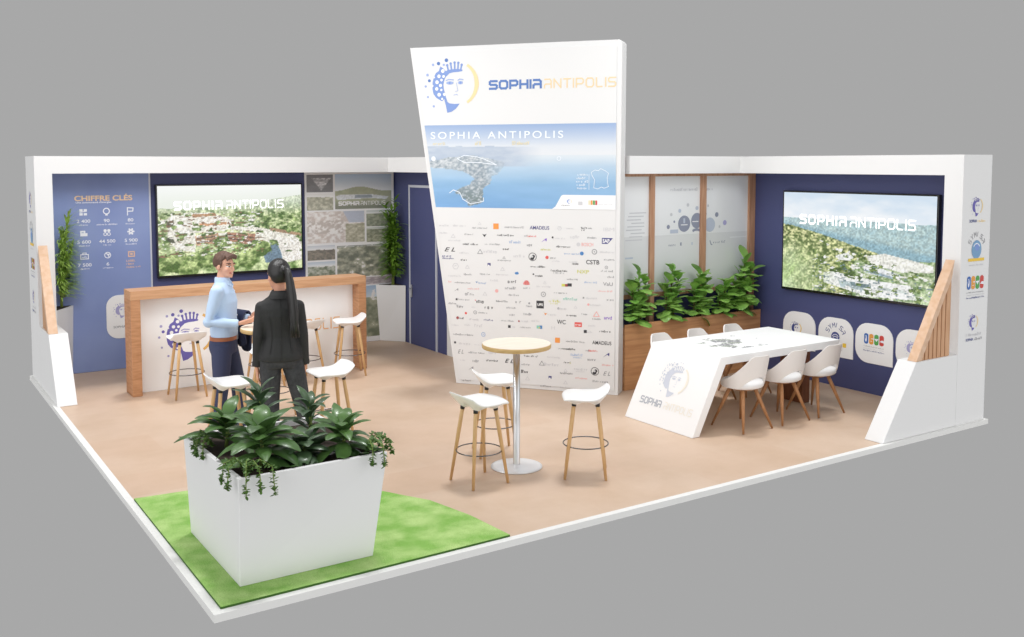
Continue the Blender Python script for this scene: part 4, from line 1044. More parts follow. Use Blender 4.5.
mask = (fbm(uu * 7, vv * 5, 44, 4) > .46 + .55 * ((uu - .5) ** 2 * 1.2 + (vv - .5) ** 2 * 1.6)) & (fbm(uu * 30, vv * 18, 45, 2) > .36)
for j in range(M_):
    for i in range(N):
        if mask[j, i]:
            u, v = .62 + uu[j, i] * .86, .22 + vv[j, i] * .6
            pl.k = 0; pl.rect(u, v, .011, .0125, ('ink_g', 'map_green', 'ink_g')[int(7 * uu[j, i] + 9 * vv[j, i]) % 3])
pl.build('map_print', mt)

def make_chair():
    t = thing('bucket_chair', 'x', 'chair', (0, 0, 0), 0, 'white bucket chairs at the meeting table')
    # wrap-round shell with an opening low at the back
    A = 128; na, nz = 36, 8
    def shell(off):
        g = []
        for j in range(nz + 1):
            row = []
            for i in range(na + 1):
                a = -A + 2 * A * i / na; ar = R(a); k = abs(a) / A
                zt = .475 + .285 * (1 - max(0, (k - .20) / .80)) ** 1.9
                zb = .425 + .12 * max(0, math.cos(min(1, k / .42) * math.pi / 2)) ** .8
                zz = zb + (zt - zb) * j / nz
                tt = (zz - .40) / .4
                rr = .205 + .055 * tt + off
                back = 1.0 + .06 * tt
                row.append(Vector((rr * 1.02 * math.sin(ar), -rr * back * math.cos(ar), zz)))
            g.append(row)
        return g
    b = MB(); o_, i_ = shell(0), shell(-.014)
    b.grid(o_); b.grid([r[::-1] for r in i_])
    b.grid([o_[-1], i_[-1]]); b.grid([i_[0], o_[0]]); b.grid([[r[0] for r in o_], [r[0] for r in i_]]); b.grid([[r[-1] for r in i_], [r[-1] for r in o_]])
    o = b.build('backrest', 'chair_white', t)
    b = MB(); n = 32
    def ringp(k, z): return [Vector((k * .2 * math.copysign(abs(math.cos(x)) ** .85, math.cos(x)), k * .2 * math.copysign(abs(math.sin(x)) ** .85, math.sin(x)) + .005, z)) for x in [2 * math.pi * j / n for j in range(n)]]
    b.rings([ringp(.6, .412), ringp(.9, .416), ringp(1.0, .432), ringp(1.0, .462), ringp(.93, .484), ringp(.6, .49)])
    b.build('seat', 'white_satin', t)
    b = MB(); b.lathe([(.09, .385), (.1, .412)], 20); b.build('hub', 'chair_wood', t)
    for sx in (-1, 1):
        for sy in (-1, 1):
            b = MB(); a = Vector((sx * .085, sy * .085, .40)); c = Vector((sx * .205, sy * .215, .003))
            b.tube([a, a.lerp(c, .25), c], [.019, .021, .010], 10); b.build('leg', 'chair_wood', t)
    return t
mat('chair_white', '#e7e3e0', 0.5)
cp = make_chair()
CH_ = [((5.65, 1.20), 0, 'white bucket chair on the near side of the meeting table, nearest its slanted end'),
       ((6.21, 1.20), 0, 'white bucket chair on the near side of the meeting table, middle one'),
       ((6.76, 1.20), 0, 'white bucket chair on the near side of the meeting table, nearest the navy wall'),
       ((5.68, 2.24), 180, 'white chair back showing over the far side of the meeting table, nearest the sign tower'),
       ((6.23, 2.24), 180, 'white chair back showing over the far side of the meeting table, middle one'),
       ((6.80, 2.24), 180, 'white chair back showing over the far side of the meeting table, nearest the navy wall')]
for i, ((x, y), a, lab) in enumerate(CH_):
    s_ = cp if i == 0 else dup(cp, (0, 0, 0), 0)
    s_.location = (x, y, 0); s_.rotation_euler = (0, 0, R(a)); s_['label'] = lab

# ------------------------------------------------------------------ turf, planters and plants
b = MB()
pts = [(.056, .056), (2.108, .056)]
arc = [(2.108, .074), (2.072, .545), (1.978, .997), (1.86, 1.21), (1.771, 1.384), (1.50, 1.71), (1.15, 1.98), (.80, 2.16), (.457, 2.27), (.056, 2.31)]
pts = [(.056, .056), (2.108, .056)] + arc[1:]
b.prism([(x, y, .0015) for x, y in pts], (0, 0, .0135), 'turf_edge'); b.prism([(x, y, .0151) for x, y in pts], (0, 0, .0006), 'turf')
tag(b.build('turf_mat', 'turf'), 'quarter circle of bright green artificial grass at the front corner of the floor', 'grass mat')

box = thing('planter_box', 'large flared white planter box standing on the green turf at the front corner', 'planter', (0, 0, 0))
zb = .0158
bo = [(.238, .262), (1.137, .252), (1.137, 1.30), (.234, 1.346)]; to = [(.212, .165), (1.216, .18), (1.21, 1.33), (.195, 1.34)]
b = MB()
ti = [(.212 + .03, .165 + .03), (1.216 - .03, .18 + .03), (1.21 - .03, 1.33 - .03), (.195 + .03, 1.34 - .03)]
B_ = [Vector((x, y, zb)) for x, y in bo]; T_ = [Vector((x, y, .73)) for x, y in to]; I_ = [Vector((x, y, .73)) for x, y in ti]; J_ = [Vector((x, y, .66)) for x, y in ti]
vs = B_ + T_ + I_ + J_
fs = [(3, 2, 1, 0)]
for k in range(3): fs += [(4 * k + i, 4 * k + (i + 1) % 4, 4 * k + 4 + (i + 1) % 4, 4 * k + 4 + i) for i in range(4)]
fs += [(12, 13, 14, 15)]
b.add(vs, fs); b.build('body', 'planter_white', box, bevel=.004)
b = MB(); b.prism([(x, y, .665) for x, y in ti], (0, 0, .02)); b.build('soil', 'soil', box)

def leaf(mb, base, yaw, el, L, Wd, droop, m, shape='lance', n=6, fold=.25, twist=0.0):
    p = Vector(base); e = el; rows = []
    for i in range(n + 1):
        t = i / n
        d = Vector((math.cos(yaw) * math.cos(e), math.sin(yaw) * math.cos(e), math.sin(e)))
        s = Vector((-math.sin(yaw), math.cos(yaw), 0)); up = s.cross(d) * -1
        s = s * math.cos(twist) + up * math.sin(twist)
        if shape == 'lance': w = math.sin(math.pi * min(1, t * .92 + .06)) ** .8
        elif shape == 'obov': w = (math.sin(math.pi * min(.985, t ** 1.25 * .93 + .04)) ** .65)
        else: w = (1 - t) ** .7 * min(1, t * 5 + .25)
        w *= Wd / 2
        rows.append([p + s * w + up * (-w * fold), p + s * w * .5, p - up * 0 + up * (w * -.12), p - s * w * .5, p - s * w + up * (-w * fold)])
        p = p + d * (L / n); e -= droop / n
    mb.grid(rows, m)
def rosette(name, label, loc, h, nl, L, Wd, m, seed, el=(15, 75), group=None, cat='plant'):
    t = thing(name, label, cat, loc, 0, group); r = random.Random(seed)
    b = MB(); b.tube([(0, 0, 0), (.01, 0, h * .5), (0, .01, h)], [.014, .012, .008], 8); b.build('stem', 'stem_green', t)
    b = MB()
    nl = int(nl * 1.7)
    for i in range(nl):
        f = i / nl; z = h * (.25 + .75 * f); yaw = i * 2.4 + r.uniform(-.3, .3)
        e = R(el[0] + (el[1] - el[0]) * f + r.uniform(-8, 8)); l = L * (1 - .35 * f) * r.uniform(.85, 1.12)
        leaf(b, (0, 0, z), yaw, e, l, Wd * r.uniform(.85, 1.15), R(r.uniform(60, 105)), m, 'lance', 7)
    M_ = t.location
    def rest(v):            # leaves that reach the wall of the box lie over its rim
        x, y, z = v[0] + M_.x, v[1] + M_.y, v[2] + M_.z
        d = max(.245 - x, x - 1.185, .205 - y, y - 1.30)
        return (v[0], v[1], max(v[2], .742 - M_.z - max(0, d - .10) * .8)) if d > -.03 else (v[0], v[1], max(v[2], .688 - M_.z))
    b.v = [rest(v) for v in b.v]
    b.build('leaves', m, t)
    return t
G = 'leafy plants in the white planter box'
ZS = .686
rosette('leafy_plant', 'broad leaved plant at the back left of the white planter box', (.40, 1.02, ZS), .20, 11, .36, .11, 'leaf_mid', 1, group=G)
rosette('leafy_plant', 'tallest dark leaved plant, upright at the back of the white planter box', (.66, 1.10, ZS), .34, 9, .30, .07, 'leaf_dark', 2, (35, 82), group=G)
rosette('leafy_plant', 'arching plant at the front left corner of the white planter box', (.46, .48, ZS), .24, 15, .38, .12, 'leaf_mid', 3, (5, 75), group=G)
rosette('leafy_plant', 'dark upright plant in the middle of the white planter box', (.95, .88, ZS), .27, 9, .29, .07, 'leaf_dark', 4, (30, 80), group=G)
rosette('leafy_plant', 'arching plant at the right end of the white planter box', (1.0, .42, ZS), .19, 15, .34, .10, 'leaf_mid', 5, (5, 75), group=G)
rosette('leafy_plant', 'low dark plant at the front middle of the white planter box', (.74, .46, ZS), .12, 13, .28, .10, 'leaf_dark', 6, (5, 70), group=G)
def trailer(label, loc, strands, seed):
    t = thing('trailing_plant', label, 'plant', loc, 0, 'trailing plants over the edge of the white planter box'); r = random.Random(seed)
    b = MB(); c = MB()
    for dx, dy, dz in strands:
        q = [Vector((0, 0, 0)), Vector((dx * .5, dy * .5, .09)), Vector((dx, dy, .06)), Vector((dx * 1.08, dy * 1.08, -dz * .5)), Vector((dx * 1.1, dy * 1.1, -dz))]
        b.tube(q, .0035, 6)
        for s in range(4):
            for k in range(9):
                p = q[s].lerp(q[s + 1], k / 9)
                for _ in range(2):
                    leaf(c, p, r.uniform(0, 6.28), r.uniform(-.6, .8), r.uniform(.022, .036), .018, .6, 'leaf_trail', 'obov', 3)
    b.build('stem', 'stem_green', t); c.build('leaves', 'leaf_trail', t)
trailer('trailing strands hanging over the front left corner of the white planter box', (.30, .27, ZS + .05), [(-.13, -.05, .08), (-.06, -.16, .10), (.02, -.17, .08), (.10, -.17, .12), (-.13, .05, .06)], 1)
trailer('small trailing plant at the right front edge of the white planter box', (1.12, .30, ZS + .05), [(.04, -.17, .08), (.14, -.06, .03), (.15, .02, .02), (-.04, -.18, .06), (.13, .08, .02)], 2)
trailer('small trailing plant at the left rear edge of the white planter box', (.28, .95, ZS + .05), [(-.09, .05, .06), (-.1, -.02, .05), (-.09, -.12, .04), (-.08, .12, .04)], 3)

# timber trough with fiddle-leaf plants before the frosted glazing
tr = thing('timber_trough', 'long timber planter under the frosted glazing', 'planter', (0, 0, 0))
b = MB(); x0, x1, y0, y1, h = 5.67, 7.93, 3.045, 3.285, .775
b.box(x0, x1, y0, y0 + .02, .002, h); b.box(x0, x1, y1 - .02, y1, .002, .70); b.box(x0, x0 + .02, y0 + .02, y1 - .02, .002, .735); b.box(x1 - .02, x1, y0 + .02, y1 - .02, .002, .735)
b.build('body', 'planter_wood', tr)
b = MB(); b.box(x0 + .021, x1 - .021, y0 + .021, y1 - .021, .66, .69); b.build('soil', 'soil', tr)
def fiddle(label, x, top, seed, lean_x=0.0, spread=1.0):
    loc = (x, 3.12, .691); H_ = top - .691 - .12
    t = thing('fiddle_leaf_plant', label, 'plant', loc, 0, 'fiddle-leaf plants in the timber trough'); r = random.Random(seed)
    b = MB(); l_ = MB()
    for dx, hk in ((0, 1.0), (-.10, .76), (.10, .82), (-.03, .5)):
        q = lambda f: Vector((dx * (.45 + .55 * f) + lean_x * f * f, -.05 * f, H_ * hk * f))
        b.tube([q(0), q(.35), q(.7), q(1)], [.011, .009, .007, .004], 8)
        n = 18
        for i in range(n):
            f = .22 + .78 * i / (n - 1)
            yaw = i * 2.4 + r.uniform(-.35, .35) + dx * 9
            away = .5 + .5 * math.sin(yaw)              # 1 = towards the glazing
            e = R(22 + 54 * f ** 1.6 + r.uniform(-24, 24)); l = .235 * r.uniform(.8, 1.15) * (1 - .2 * f) * spread
            if away > .5: l *= 1 - .66 * (away - .5) * 2
            leaf(l_, q(f), yaw, e, l, l * r.uniform(.62, .78), R(r.uniform(45, 100)), 'leaf_fiddle', 'obov', 6, .18)
    l_.v = [(min(vx, XT - .012 - .01 * r.random() - x), min(vy, .036 + .01 * r.random()), vz) for vx, vy, vz in l_.v]     # leaves press against the glazing and the wall
    b.build('stems', 'stem', t); l_.build('leaves', 'leaf_fiddle', t)
for a_ in [('fiddle-leaf plant at the left end of the timber trough beside the sign tower', 5.90, 1.48, 11), ('fiddle-leaf plant second from left in the timber trough', 6.42, 1.50, 12),
           ('fiddle-leaf plant in the middle of the timber trough', 6.88, 1.42, 13), ('shortest fiddle-leaf plant, second from right in the timber trough', 7.32, 1.28, 14),
           ('tallest fiddle-leaf plant, spreading over the navy wall at the right of the trough', 7.64, 1.56, 15, .02, 1.15)]:
    fiddle(*a_)

# corner planters with palms
def corner_planter(label, base, top, h, plabel, px, py, ptop, seed, m, narrow):
    t = thing('corner_planter', label, 'planter', (0, 0, 0))
    b = MB(); b.hexa([Vector((x, y, .002)) for x, y in base], [Vector((x, y, h)) for x, y in top]); b.build('body', 'planter_white', t, bevel=.003)
    c = Vector((sum(p[0] for p in top) / len(top), sum(p[1] for p in top) / len(top), h))
    b = MB(); b.hexa([Vector((c.x + (x - c.x) * .8, c.y + (y - c.y) * .8, h + .0005)) for x, y in top], [Vector((c.x + (x - c.x) * .8, c.y + (y - c.y) * .8, h + .006)) for x, y in top]); b.build('soil', 'soil', t)
    p = thing('potted_palm', plabel, 'plant', (px, py, h + .007)); r = random.Random(seed); Hh = ptop - h
    s = MB(); l = MB()
    n_ = 12; LW_ = .030 if px < 2 else .055; yaw0 = R(315) if px < 2 else R(225)
    for k in range(n_):
        yaw = yaw0 + (r.random() - .5) * 2.2; lean_ = narrow * r.uniform(.1, 1.0); hh = Hh * (1 - .5 * (k / n_) ** .8)
        q = [Vector((.02 * math.cos(yaw), .02 * math.sin(yaw), 0))]
        for f in (.35, .7, 1.0): q.append(Vector((lean_ * f * f * math.cos(yaw), lean_ * f * f * math.sin(yaw), hh * f)))
        s.tube(q, [.007, .006, .004, .002], 6)
        for i in range(26):
            f = .16 + .84 * i / 25; j = min(2, int(f * 3)); pp = q[j].lerp(q[j + 1], min(1, f * 3 - j))
            for sd in (-1, 1):
                ll = r.uniform(.17, .27) * (1.1 - .35 * f) * (1.2 if px < 2 else 1.1)
                leaf(l, pp, yaw0 + sd * r.uniform(.2, 1.25), r.uniform(.15, 1.2), ll, LW_, R(55), m, 'blade', 4, .1)
    for q_ in (s, l):     # fronds flatten against the walls of the corner
        q_.v = [(max(.232 - px + .01 * r.random(), min(XA - .008 - .01 * r.random() - px, x)), min(YB - .018 - .01 * r.random() - py, y), z) for x, y, z in q_.v]
    s.build('stems', 'stem_green', p); l.build('leaves', m, p)
corner_planter('white corner planter at the left end of the back wall', [(.227, 7.15), (.47, 7.574), (.227, 7.574)], [(.227, 7.13), (.50, 7.574), (.227, 7.574)], .87,
               'feathery light green palm in the left corner planter', .335, 7.43, 2.0, 5, 'leaf_palm_light', .17)
corner_planter('white corner planter beside the navy store-room door', [(4.985, 7.26), (4.985, 7.574), (4.72, 7.574)], [(4.985, 7.24), (4.985, 7.574), (4.66, 7.574)], .845,
               'narrow dark green palm in the corner planter by the navy door', 4.86, 7.40, 2.10, 6, 'leaf_palm', .13)

# ------------------------------------------------------------------ people
def ringz(z, cx, cy, rx, ry, n=20, p=.9):
    out = []
    for j in range(n):
        a = 2 * math.pi * j / n; c, s = math.cos(a), math.sin(a)
        out.append(Vector((cx + rx * math.copysign(abs(c) ** p, c), cy + ry * math.copysign(abs(s) ** p, s), z)))
    return out
def torso(mb, rows, m=None):
    mb.rings([ringz(*r) for r in rows], m)
def hand(mb, wrist, d, palm, thumb, k=1.0, curl=.5, spread=.05):
    """palm slab, four fingers of unequal length with two bends, thumb off the side; d = finger direction, palm = palm normal, thumb = thumb side"""
    d = Vector(d).normalized(); th = Vector(thumb); th = (th - d * th.dot(d)).normalized(); pn = Vector(palm); pn = (pn - d * pn.dot(d) - th * pn.dot(th)).normalized()
    w = Vector(wrist)
    secs = [(-.02, .023, .018), (.0, .024, .016), (.03, .034, .015), (.065, .041, .014), (.09, .040, .012), (.098, .034, .009)]
    rings = []
    for t, a, b in secs:
        rings.append([w + d * (t * k) + th * (a * k * math.cos(2 * math.pi * j / 14)) + pn * (b * k * math.sin(2 * math.pi * j / 14)) for j in range(14)])
    mb.rings(rings)
    for i, (o, L) in enumerate(zip((.031, .0105, -.010, -.030), (.068, .078, .073, .058))):
        p = w + d * (.085 * k) + th * (o * k)
        dd = (d + th * (spread * (1.5 - i))).normalized(); pts = [p]; ang = 0
        for s, f in ((.15, .0), (.42, .55), (.30, .8), (.22, .7)):
            ang += f * curl
            p = p + (dd * math.cos(ang) + pn * math.sin(ang)) * (L * s * 1.05 * k); pts.append(p)
        mb.tube(pts, [.0092 * k, .0092 * k, .0086 * k, .0078 * k, .0062 * k], 8)
    p = w + d * (.018 * k) + th * (.024 * k); q = p + (th * .75 + d * .65 + pn * .25).normalized() * (.036 * k); e = q + (d * .85 + th * .35 + pn * .3).normalized() * (.030 * k); f = e + (d * .95 + pn * .35).normalized() * (.026 * k)
    mb.tube([p, q, e, f], [.015 * k, .0125 * k, .0098 * k, .007 * k], 8)
class Head:
    def __init__(s, neck, yaw, pitch, k=1.0):
        s.M = Matrix.Translation(Vector(neck)) @ Matrix.Rotation(yaw, 4, 'Z') @ Matrix.Rotation(pitch, 4, 'X') @ Matrix.Scale(k, 4)
        s.I = s.M.inverted()
    def pt(s, p): return s.M @ Vector(p)
    def ell(s, mb, c, r, n=18, k=12, tilt=0):
        R3 = s.M.to_3x3() @ Matrix.Rotation(tilt, 3, 'X')
        mb.ell(s.pt(c), r, n, k, R3)
    def build(s, mb, fem=False):
        # local head space: origin at the top of the neck column, face towards +Y
        s.ell(mb, (0, -.012, .135), (.074, .093, .096))
        s.ell(mb, (0, .028, .085), (.060, .066, .085))
        s.ell(mb, (0, .052, .040), (.040 if fem else .045, .040, .034))
        s.ell(mb, (0, .080, .020), (.018, .016, .014))
        for x in (-1, 1):
            s.ell(mb, (x * .074, -.008, .100), (.010, .019, .031), 10, 8, -.2)
            s.ell(mb, (x * .037, .064, .088), (.022, .018, .018))
            s.ell(mb, (x * .030, .079, .136), (.026, .014, .012))
        mb.tube([s.pt((0, .086, .122)), s.pt((0, .101, .098)), s.pt((0, .108, .084)), s.pt((0, .094, .076))], [.0085, .0105, .0125, .009], 8)
        for x in (-1, 1): s.ell(mb, (x * .010, .096, .080), (.009, .010, .008), 8, 6)
        s.ell(mb, (0, .088, .056), (.024, .012, .007), 12, 8)
        s.ell(mb, (0, .087, .046), (.020, .012, .007), 12, 8)
    def paint(s, skin, lip, brow, iris, smile=False):
        Mi = np.array(s.I)
        def f(co):
            c = np.tile(np.array(rgb(skin)), (len(co), 1))
            h = np.hstack([co, np.ones((len(co), 1))]) @ Mi.T
            x, y, z = h[:, 0], h[:, 1], h[:, 2]; ax = np.abs(x)
            face = (y > .055)
            def put(k, col): c[k] = np.array(rgb(col))
            put(face & (ax < .026) & (np.abs(z - .051 - (ax * .25 if smile else 0)) < .008), lip)
            if smile: put(face & (ax < .014) & (np.abs(z - .052 - ax * .25) < .0028), '#f4efe8')
            put(face & (np.hypot((ax - .031) / .017, (z - .117) / .008) < 1), '#e9e4df')
            put(face & (np.hypot(ax - .031, z - .117) < .0068), iris)
            put(face & (ax > .012) & (ax < .052) & (np.abs(z - .139 - .004 + ((ax - .034) ** 2) * 12) < .0048), brow)
            put(face & (ax > .014) & (ax < .049) & (np.abs(z - .126 + ((ax - .031) ** 2) * 18) < .0022), brow)
            ck = np.exp(-(((ax - .042) / .02) ** 2 + ((z - .082) / .02) ** 2)) * face
            c[:] = c * (1 - .22 * ck[:, None]) + np.array(rgb('#d98f80')) * .22 * ck[:, None]
            return c
        return f
def shoe(mb, ankle, yaw, L=.27):
    """sole, upper and toe as one lofted form pointing along yaw (0 = +Y)"""
    M = Matrix.Translation(Vector((ankle[0], ankle[1], 0))) @ Matrix.Rotation(yaw, 4, 'Z')
    rings = []
    for y, w, h in [(-.075, .026, .055), (-.065, .036, .085), (-.03, .038, .10), (.02, .038, .09), (.07, .042, .065), (.12, .046, .05), (.165, .038, .04), (.19, .02, .028)]:
        rings.append([M @ Vector((w * math.copysign(abs(math.cos(a)) ** .8, math.cos(a)), y, .003 + h * .5 + h * .5 * math.copysign(abs(math.sin(a)) ** .7, math.sin(a)))) for a in [2 * math.pi * j / 14 for j in range(14)]])
    mb.rings(rings)

# --- man, smiling, blue shirt; local frame faces +Y
MAN = thing('person', 'man in a light blue shirt, brown belt and navy trousers, smiling, coat over his arm', 'person', (1.22, 3.74, 0), R(-30 - 90))
MAN.scale = (1.03, 1.03, 1.03)
hd = Head((0, .012, 1.505), R(-26), R(-6))
RS, RE, RW = (.172, -.01, 1.395), (.205, -.085, 1.115), (.175, .165, 1.095)
LS, LE, LW = (-.172, -.005, 1.395), (-.215, -.03, 1.12), (-.12, .20, 1.10)
RH, RK, RA = (.088, .0, .88), (.10, -.01, .48), (.10, -.06, .085)
LH, LK, LA = (-.088, .0, .88), (-.10, .10, .49), (-.11, .13, .085)
b = MB()
torso(b, [(.84, 0, 0, .13, .09), (.95, 0, 0, .125, .085), (1.1, 0, 0, .13, .085), (1.28, 0, 0, .155, .10), (1.38, 0, -.005, .15, .085), (1.44, 0, -.005, .09, .06), (1.47, 0, 0, .058, .055), (1.54, 0, .008, .052, .054), (1.56, 0, .012, .05, .05)])
hd.build(b)
for S, E_, W_ in ((RS, RE, RW), (LS, LE, LW)): b.tube([S, E_, W_], [.045, .036, .024], 12)
for Hp, K, A in ((RH, RK, RA), (LH, LK, LA)): b.tube([Hp, K, A], [.07, .05, .036], 12); b.ell((A[0], A[1] + .05, .045), (.03, .09, .03), 12, 8)
hand(b, Vector(RW) + Vector((-.004, .03, .004)), (-.15, .95, .22), (-.55, -.1, .8), (-.75, .1, -.5), 1.0, .35)
hand(b, Vector(LW) + Vector((.02, .03, 0)), (.45, .85, .05), (.6, -.3, -.5), (.1, .2, 1), 1.0, .7)
body = remesh(b, 'body', 'skin', MAN, .0062, 4, .5, hd.paint('#e0ab92', '#b8635c', '#4a342a', '#4a3a30', True))
# hair: cap over the skull with a side-swept fringe
def haircap(mb, hd, front, side, back, grow, bumps, seed, n=34, k=22):
    r = random.Random(seed); g = []
    for i in range(k + 1):
        row = []
        for j in range(n + 1):
            az = 2 * math.pi * j / n; fz = math.cos(az)          # 1 = front (+Y)
            lo = front if fz > .55 else (front + (side - front) * min(1, (.55 - fz) / .35) if fz > .2 else (side + (back - side) * min(1, (.2 - fz) / .6)))
            el = math.pi / 2 - (math.pi / 2 - lo) * i / k
            gr = grow * (1 - .5 * (i / k) ** 4) * (1 + bumps * math.sin(az * 7 + el * 5) * .5 + bumps * math.sin(az * 3 - el * 9) * .5)
            rx, ry, rz = .074 + gr, .093 + gr, .096 + gr
            row.append(hd.pt((rx * math.cos(el) * math.sin(az), -.012 + ry * math.cos(el) * math.cos(az), .135 + rz * math.sin(el))))
        g.append(row)
    g2 = []
    for row in g: g2.append([p + (hd.pt((0, -.012, .135)) - p) * .16 for p in row])
    mb.grid(g); mb.grid([q[::-1] for q in g2]); mb.grid([g[-1], g2[-1]])
b = MB(); haircap(b, hd, .52, -.12, -.42, .016, .35, 3)
for i, x in enumerate((-.05, -.03, -.01, .012, .034, .052)):
    p0 = hd.pt((x, .045, .215)); p1 = hd.pt((x * 1.1 + .012, .086, .219 - abs(x) * .3)); p2 = hd.pt((x * 1.15 + .03, .098, .196 - abs(x) * .35))
    b.tube([p0, p1, p2], [.018, .017, .008], 8)
for x in (-1, 1): b.tube([hd.pt((x * .074, .022, .15)), hd.pt((x * .075, .018, .118)), hd.pt((x * .073, .014, .095))], [.011, .008, .004], 8)
remesh(b, 'hair', 'hair_brown', MAN, .006, 2)
b = MB()
torso(b, [(.925, 0, .004, .155, .112), (.96, 0, .006, .162, .12), (1.03, 0, .004, .166, .122), (1.14, 0, 0, .168, .118), (1.28, 0, 0, .186, .126), (1.37, 0, -.006, .178, .108), (1.42, 0, -.008, .13, .082), (1.455, 0, -.004, .074, .068), (1.475, 0, 0, .064, .064)])
for S, E_, W_ in ((RS, RE, RW), (LS, LE, LW)):
    S, E_, W_ = Vector(S), Vector(E_), Vector(W_)
    b.ell(S, (.060, .064, .056), 14, 10)
    b.tube([S, S.lerp(E_, .5), E_, E_.lerp(W_, .5), W_], [.060, .056, .050, .047, .037], 14)
    b.ell(E_, (.053, .053, .053), 12, 8)
    b.tube([W_.lerp(E_, .12), W_ + (W_ - E_).normalized() * .012], [.041, .040], 14)
shirt = remesh(b, 'shirt', 'shirt', MAN, .009, 3)
b = MB()
for s in (-1, 1):
    b.prism([(s * .062, -.01, 1.452), (s * .064, .02, 1.452), (s * .03, .09, 1.425), (s * .008, .075, 1.462), (s * .05, .035, 1.505), (s * .058, -.01, 1.51)], (s * .004, .006, .0))
b.lathe([(.071, 1.452), (.068, 1.50), (.063, 1.51), (.062, 1.45)], 20, None, (0, -.003, 0), False)
b.build('collar', 'shirt', shirt)
b = MB()
for z in (1.38, 1.31, 1.23, 1.15, 1.07, 1.0): b.ell((.0, .128 if z < 1.34 else .11, z), (.006, .004, .006), 8, 6)
b.build('buttons', 'white_satin', shirt)
b = MB()
torso(b, [(.80, 0, 0, .165, .118), (.85, 0, -.004, .175, .128), (.90, 0, -.004, .168, .124), (.935, 0, 0, .160, .118)])
for Hp, K, A in ((RH, RK, RA), (LH, LK, LA)):
    Hp, K, A = Vector(Hp), Vector(K), Vector(A)
    b.tube([Hp + Vector((0, 0, -.0)), Hp.lerp(K, .45), K, K.lerp(A, .5), A + Vector((0, -.01, -.025))], [.098, .088, .070, .064, .060], 16)
remesh(b, 'trousers', 'trouser_navy', MAN, .009, 3)
b = MB(); rr = [ringz(z, 0, .002, .166, .124, 32) for z in (.925, .960)]; ri = [ringz(z, 0, .002, .158, .116, 32) for z in (.960, .925)]
b.rings(rr + ri + [rr[0]], None, False)
bl = b.build('belt', 'belt', MAN)
b = MB(); b.box(-.022, .022, .124, .131, .922, .963); b.build('buckle', 'steel', bl)
for A, yw, in ((RA, -.15), (LA, .15)):
    b = MB(); shoe(b, A, yw); b.build('shoe', 'shoe_brown', MAN)

# coat hanging over his left forearm: a thing he holds
COAT = thing('jacket', 'folded navy jacket hanging over the forearm of the man in blue', 'jacket', MAN.location, MAN.rotation_euler.z)
COAT.scale = MAN.scale
def coat():
    E_, W_ = Vector(LE), Vector(LW); ax = (W_ - E_)
    g = []
    n = 26
    side = Vector((-ax.y, ax.x, 0)).normalized()
    for j in range(n + 1):
        s = -1 + 2 * j / n
        row = []
        for i in range(15):
            f = .18 + .80 * i / 14
            c = E_ + ax * f
            r = .058
            rip = .010 * math.sin(i * 1.3 + j * .25) * min(1, abs(s) * 1.6)
            if abs(s) < .3:
                a = s / .3 * math.pi / 2
                p = c + side * (r * math.sin(a)) + Vector((0, 0, r * math.cos(a)))
            else:
                q = (abs(s) - .3) / .7; sg = 1 if s > 0 else -1
                L = (.30 if s > 0 else .24) * (1 - .12 * math.sin(i * .45))
                p = c + side * sg * (r + rip - .022 * q) + Vector((0, 0, -L * q)) + ax.normalized() * (.03 * q * (f - .5))
            row.append(p)
        g.append(row)
    b = MB(); b.grid(g)
    o = b.build('cloth', 'jacket_navy', COAT)
    sd = o.modifiers.new('thick', 'SOLIDIFY'); sd.thickness = .016; sd.offset = 1
    b = MB()
    c = E_ + ax * .6 + side * .062
    b.tube([c + Vector((0, 0, -.02)) + side * .02, c + Vector((.01, .02, -.15)) + side * .012, c + Vector((.0, .03, -.27)) + side * .004], [.032, .034, .036], 12, sq=.55)
    b.build('sleeve', 'jacket_navy', COAT)
coat()

# --- woman, seen from behind; local frame faces +Y
WOM = thing('person', 'woman with a long black ponytail in a dark trouser suit, seen from behind', 'person', (1.42, 2.73, 0), R(72 - 90))
WOM.scale = (1.075, 1.075, 1.075)
hw = Head((0, .006, 1.412), R(24), R(-8), 1.09)
RS, RE, RW = (.148, -.008, 1.285), (.182, -.03, 1.05), (.196, .01, .80)
LS, LE, LW = (-.148, -.008, 1.285), (-.182, -.03, 1.05), (-.192, .01, .80)
RH, RK, RA = (.085, .0, .86), (.165, .0, .47), (.255, -.03, .085)
LH, LK, LA = (-.085, .0, .86), (-.085, .02, .47), (-.085, .0, .085)
b = MB()
torso(b, [(.80, 0, 0, .13, .09), (.9, 0, 0, .13, .09), (1.02, 0, 0, .10, .072), (1.2, 0, .01, .125, .085), (1.31, 0, -.005, .13, .07), (1.36, 0, -.005, .08, .055), (1.39, 0, 0, .048, .048), (1.45, 0, .006, .045, .047), (1.49, 0, .008, .045, .047)])
hw.build(b, True)
for S, E_, W_ in ((RS, RE, RW), (LS, LE, LW)): b.tube([S, E_, W_], [.036, .03, .021], 12)
for Hp, K, A in ((RH, RK, RA), (LH, LK, LA)): b.tube([Hp, K, A], [.065, .046, .032], 12); b.ell((A[0], A[1] + .05, .045), (.027, .08, .028), 12, 8)
hand(b, Vector(RW) + Vector((0, .004, -.028)), (-.08, .12, -1), (-1, .1, .1), (0, 1, .1), .95, .5)
hand(b, Vector(LW) + Vector((0, .004, -.028)), (.08, .12, -1), (1, .1, .1), (0, 1, .1), .95, .5)
remesh(b, 'body', 'skin', WOM, .0062, 4, .5, hw.paint('#d39a80', '#b3584f', '#241d1a', '#2a2320'))
b = MB(); haircap(b, hw, .55, -.35, -.95, .013, .10, 5)
b.ell(hw.pt((0, -.108, .150)), (.034, .03, .034), 14, 10)
hair = remesh(b, 'hair', 'hair_black', WOM, .006, 3)
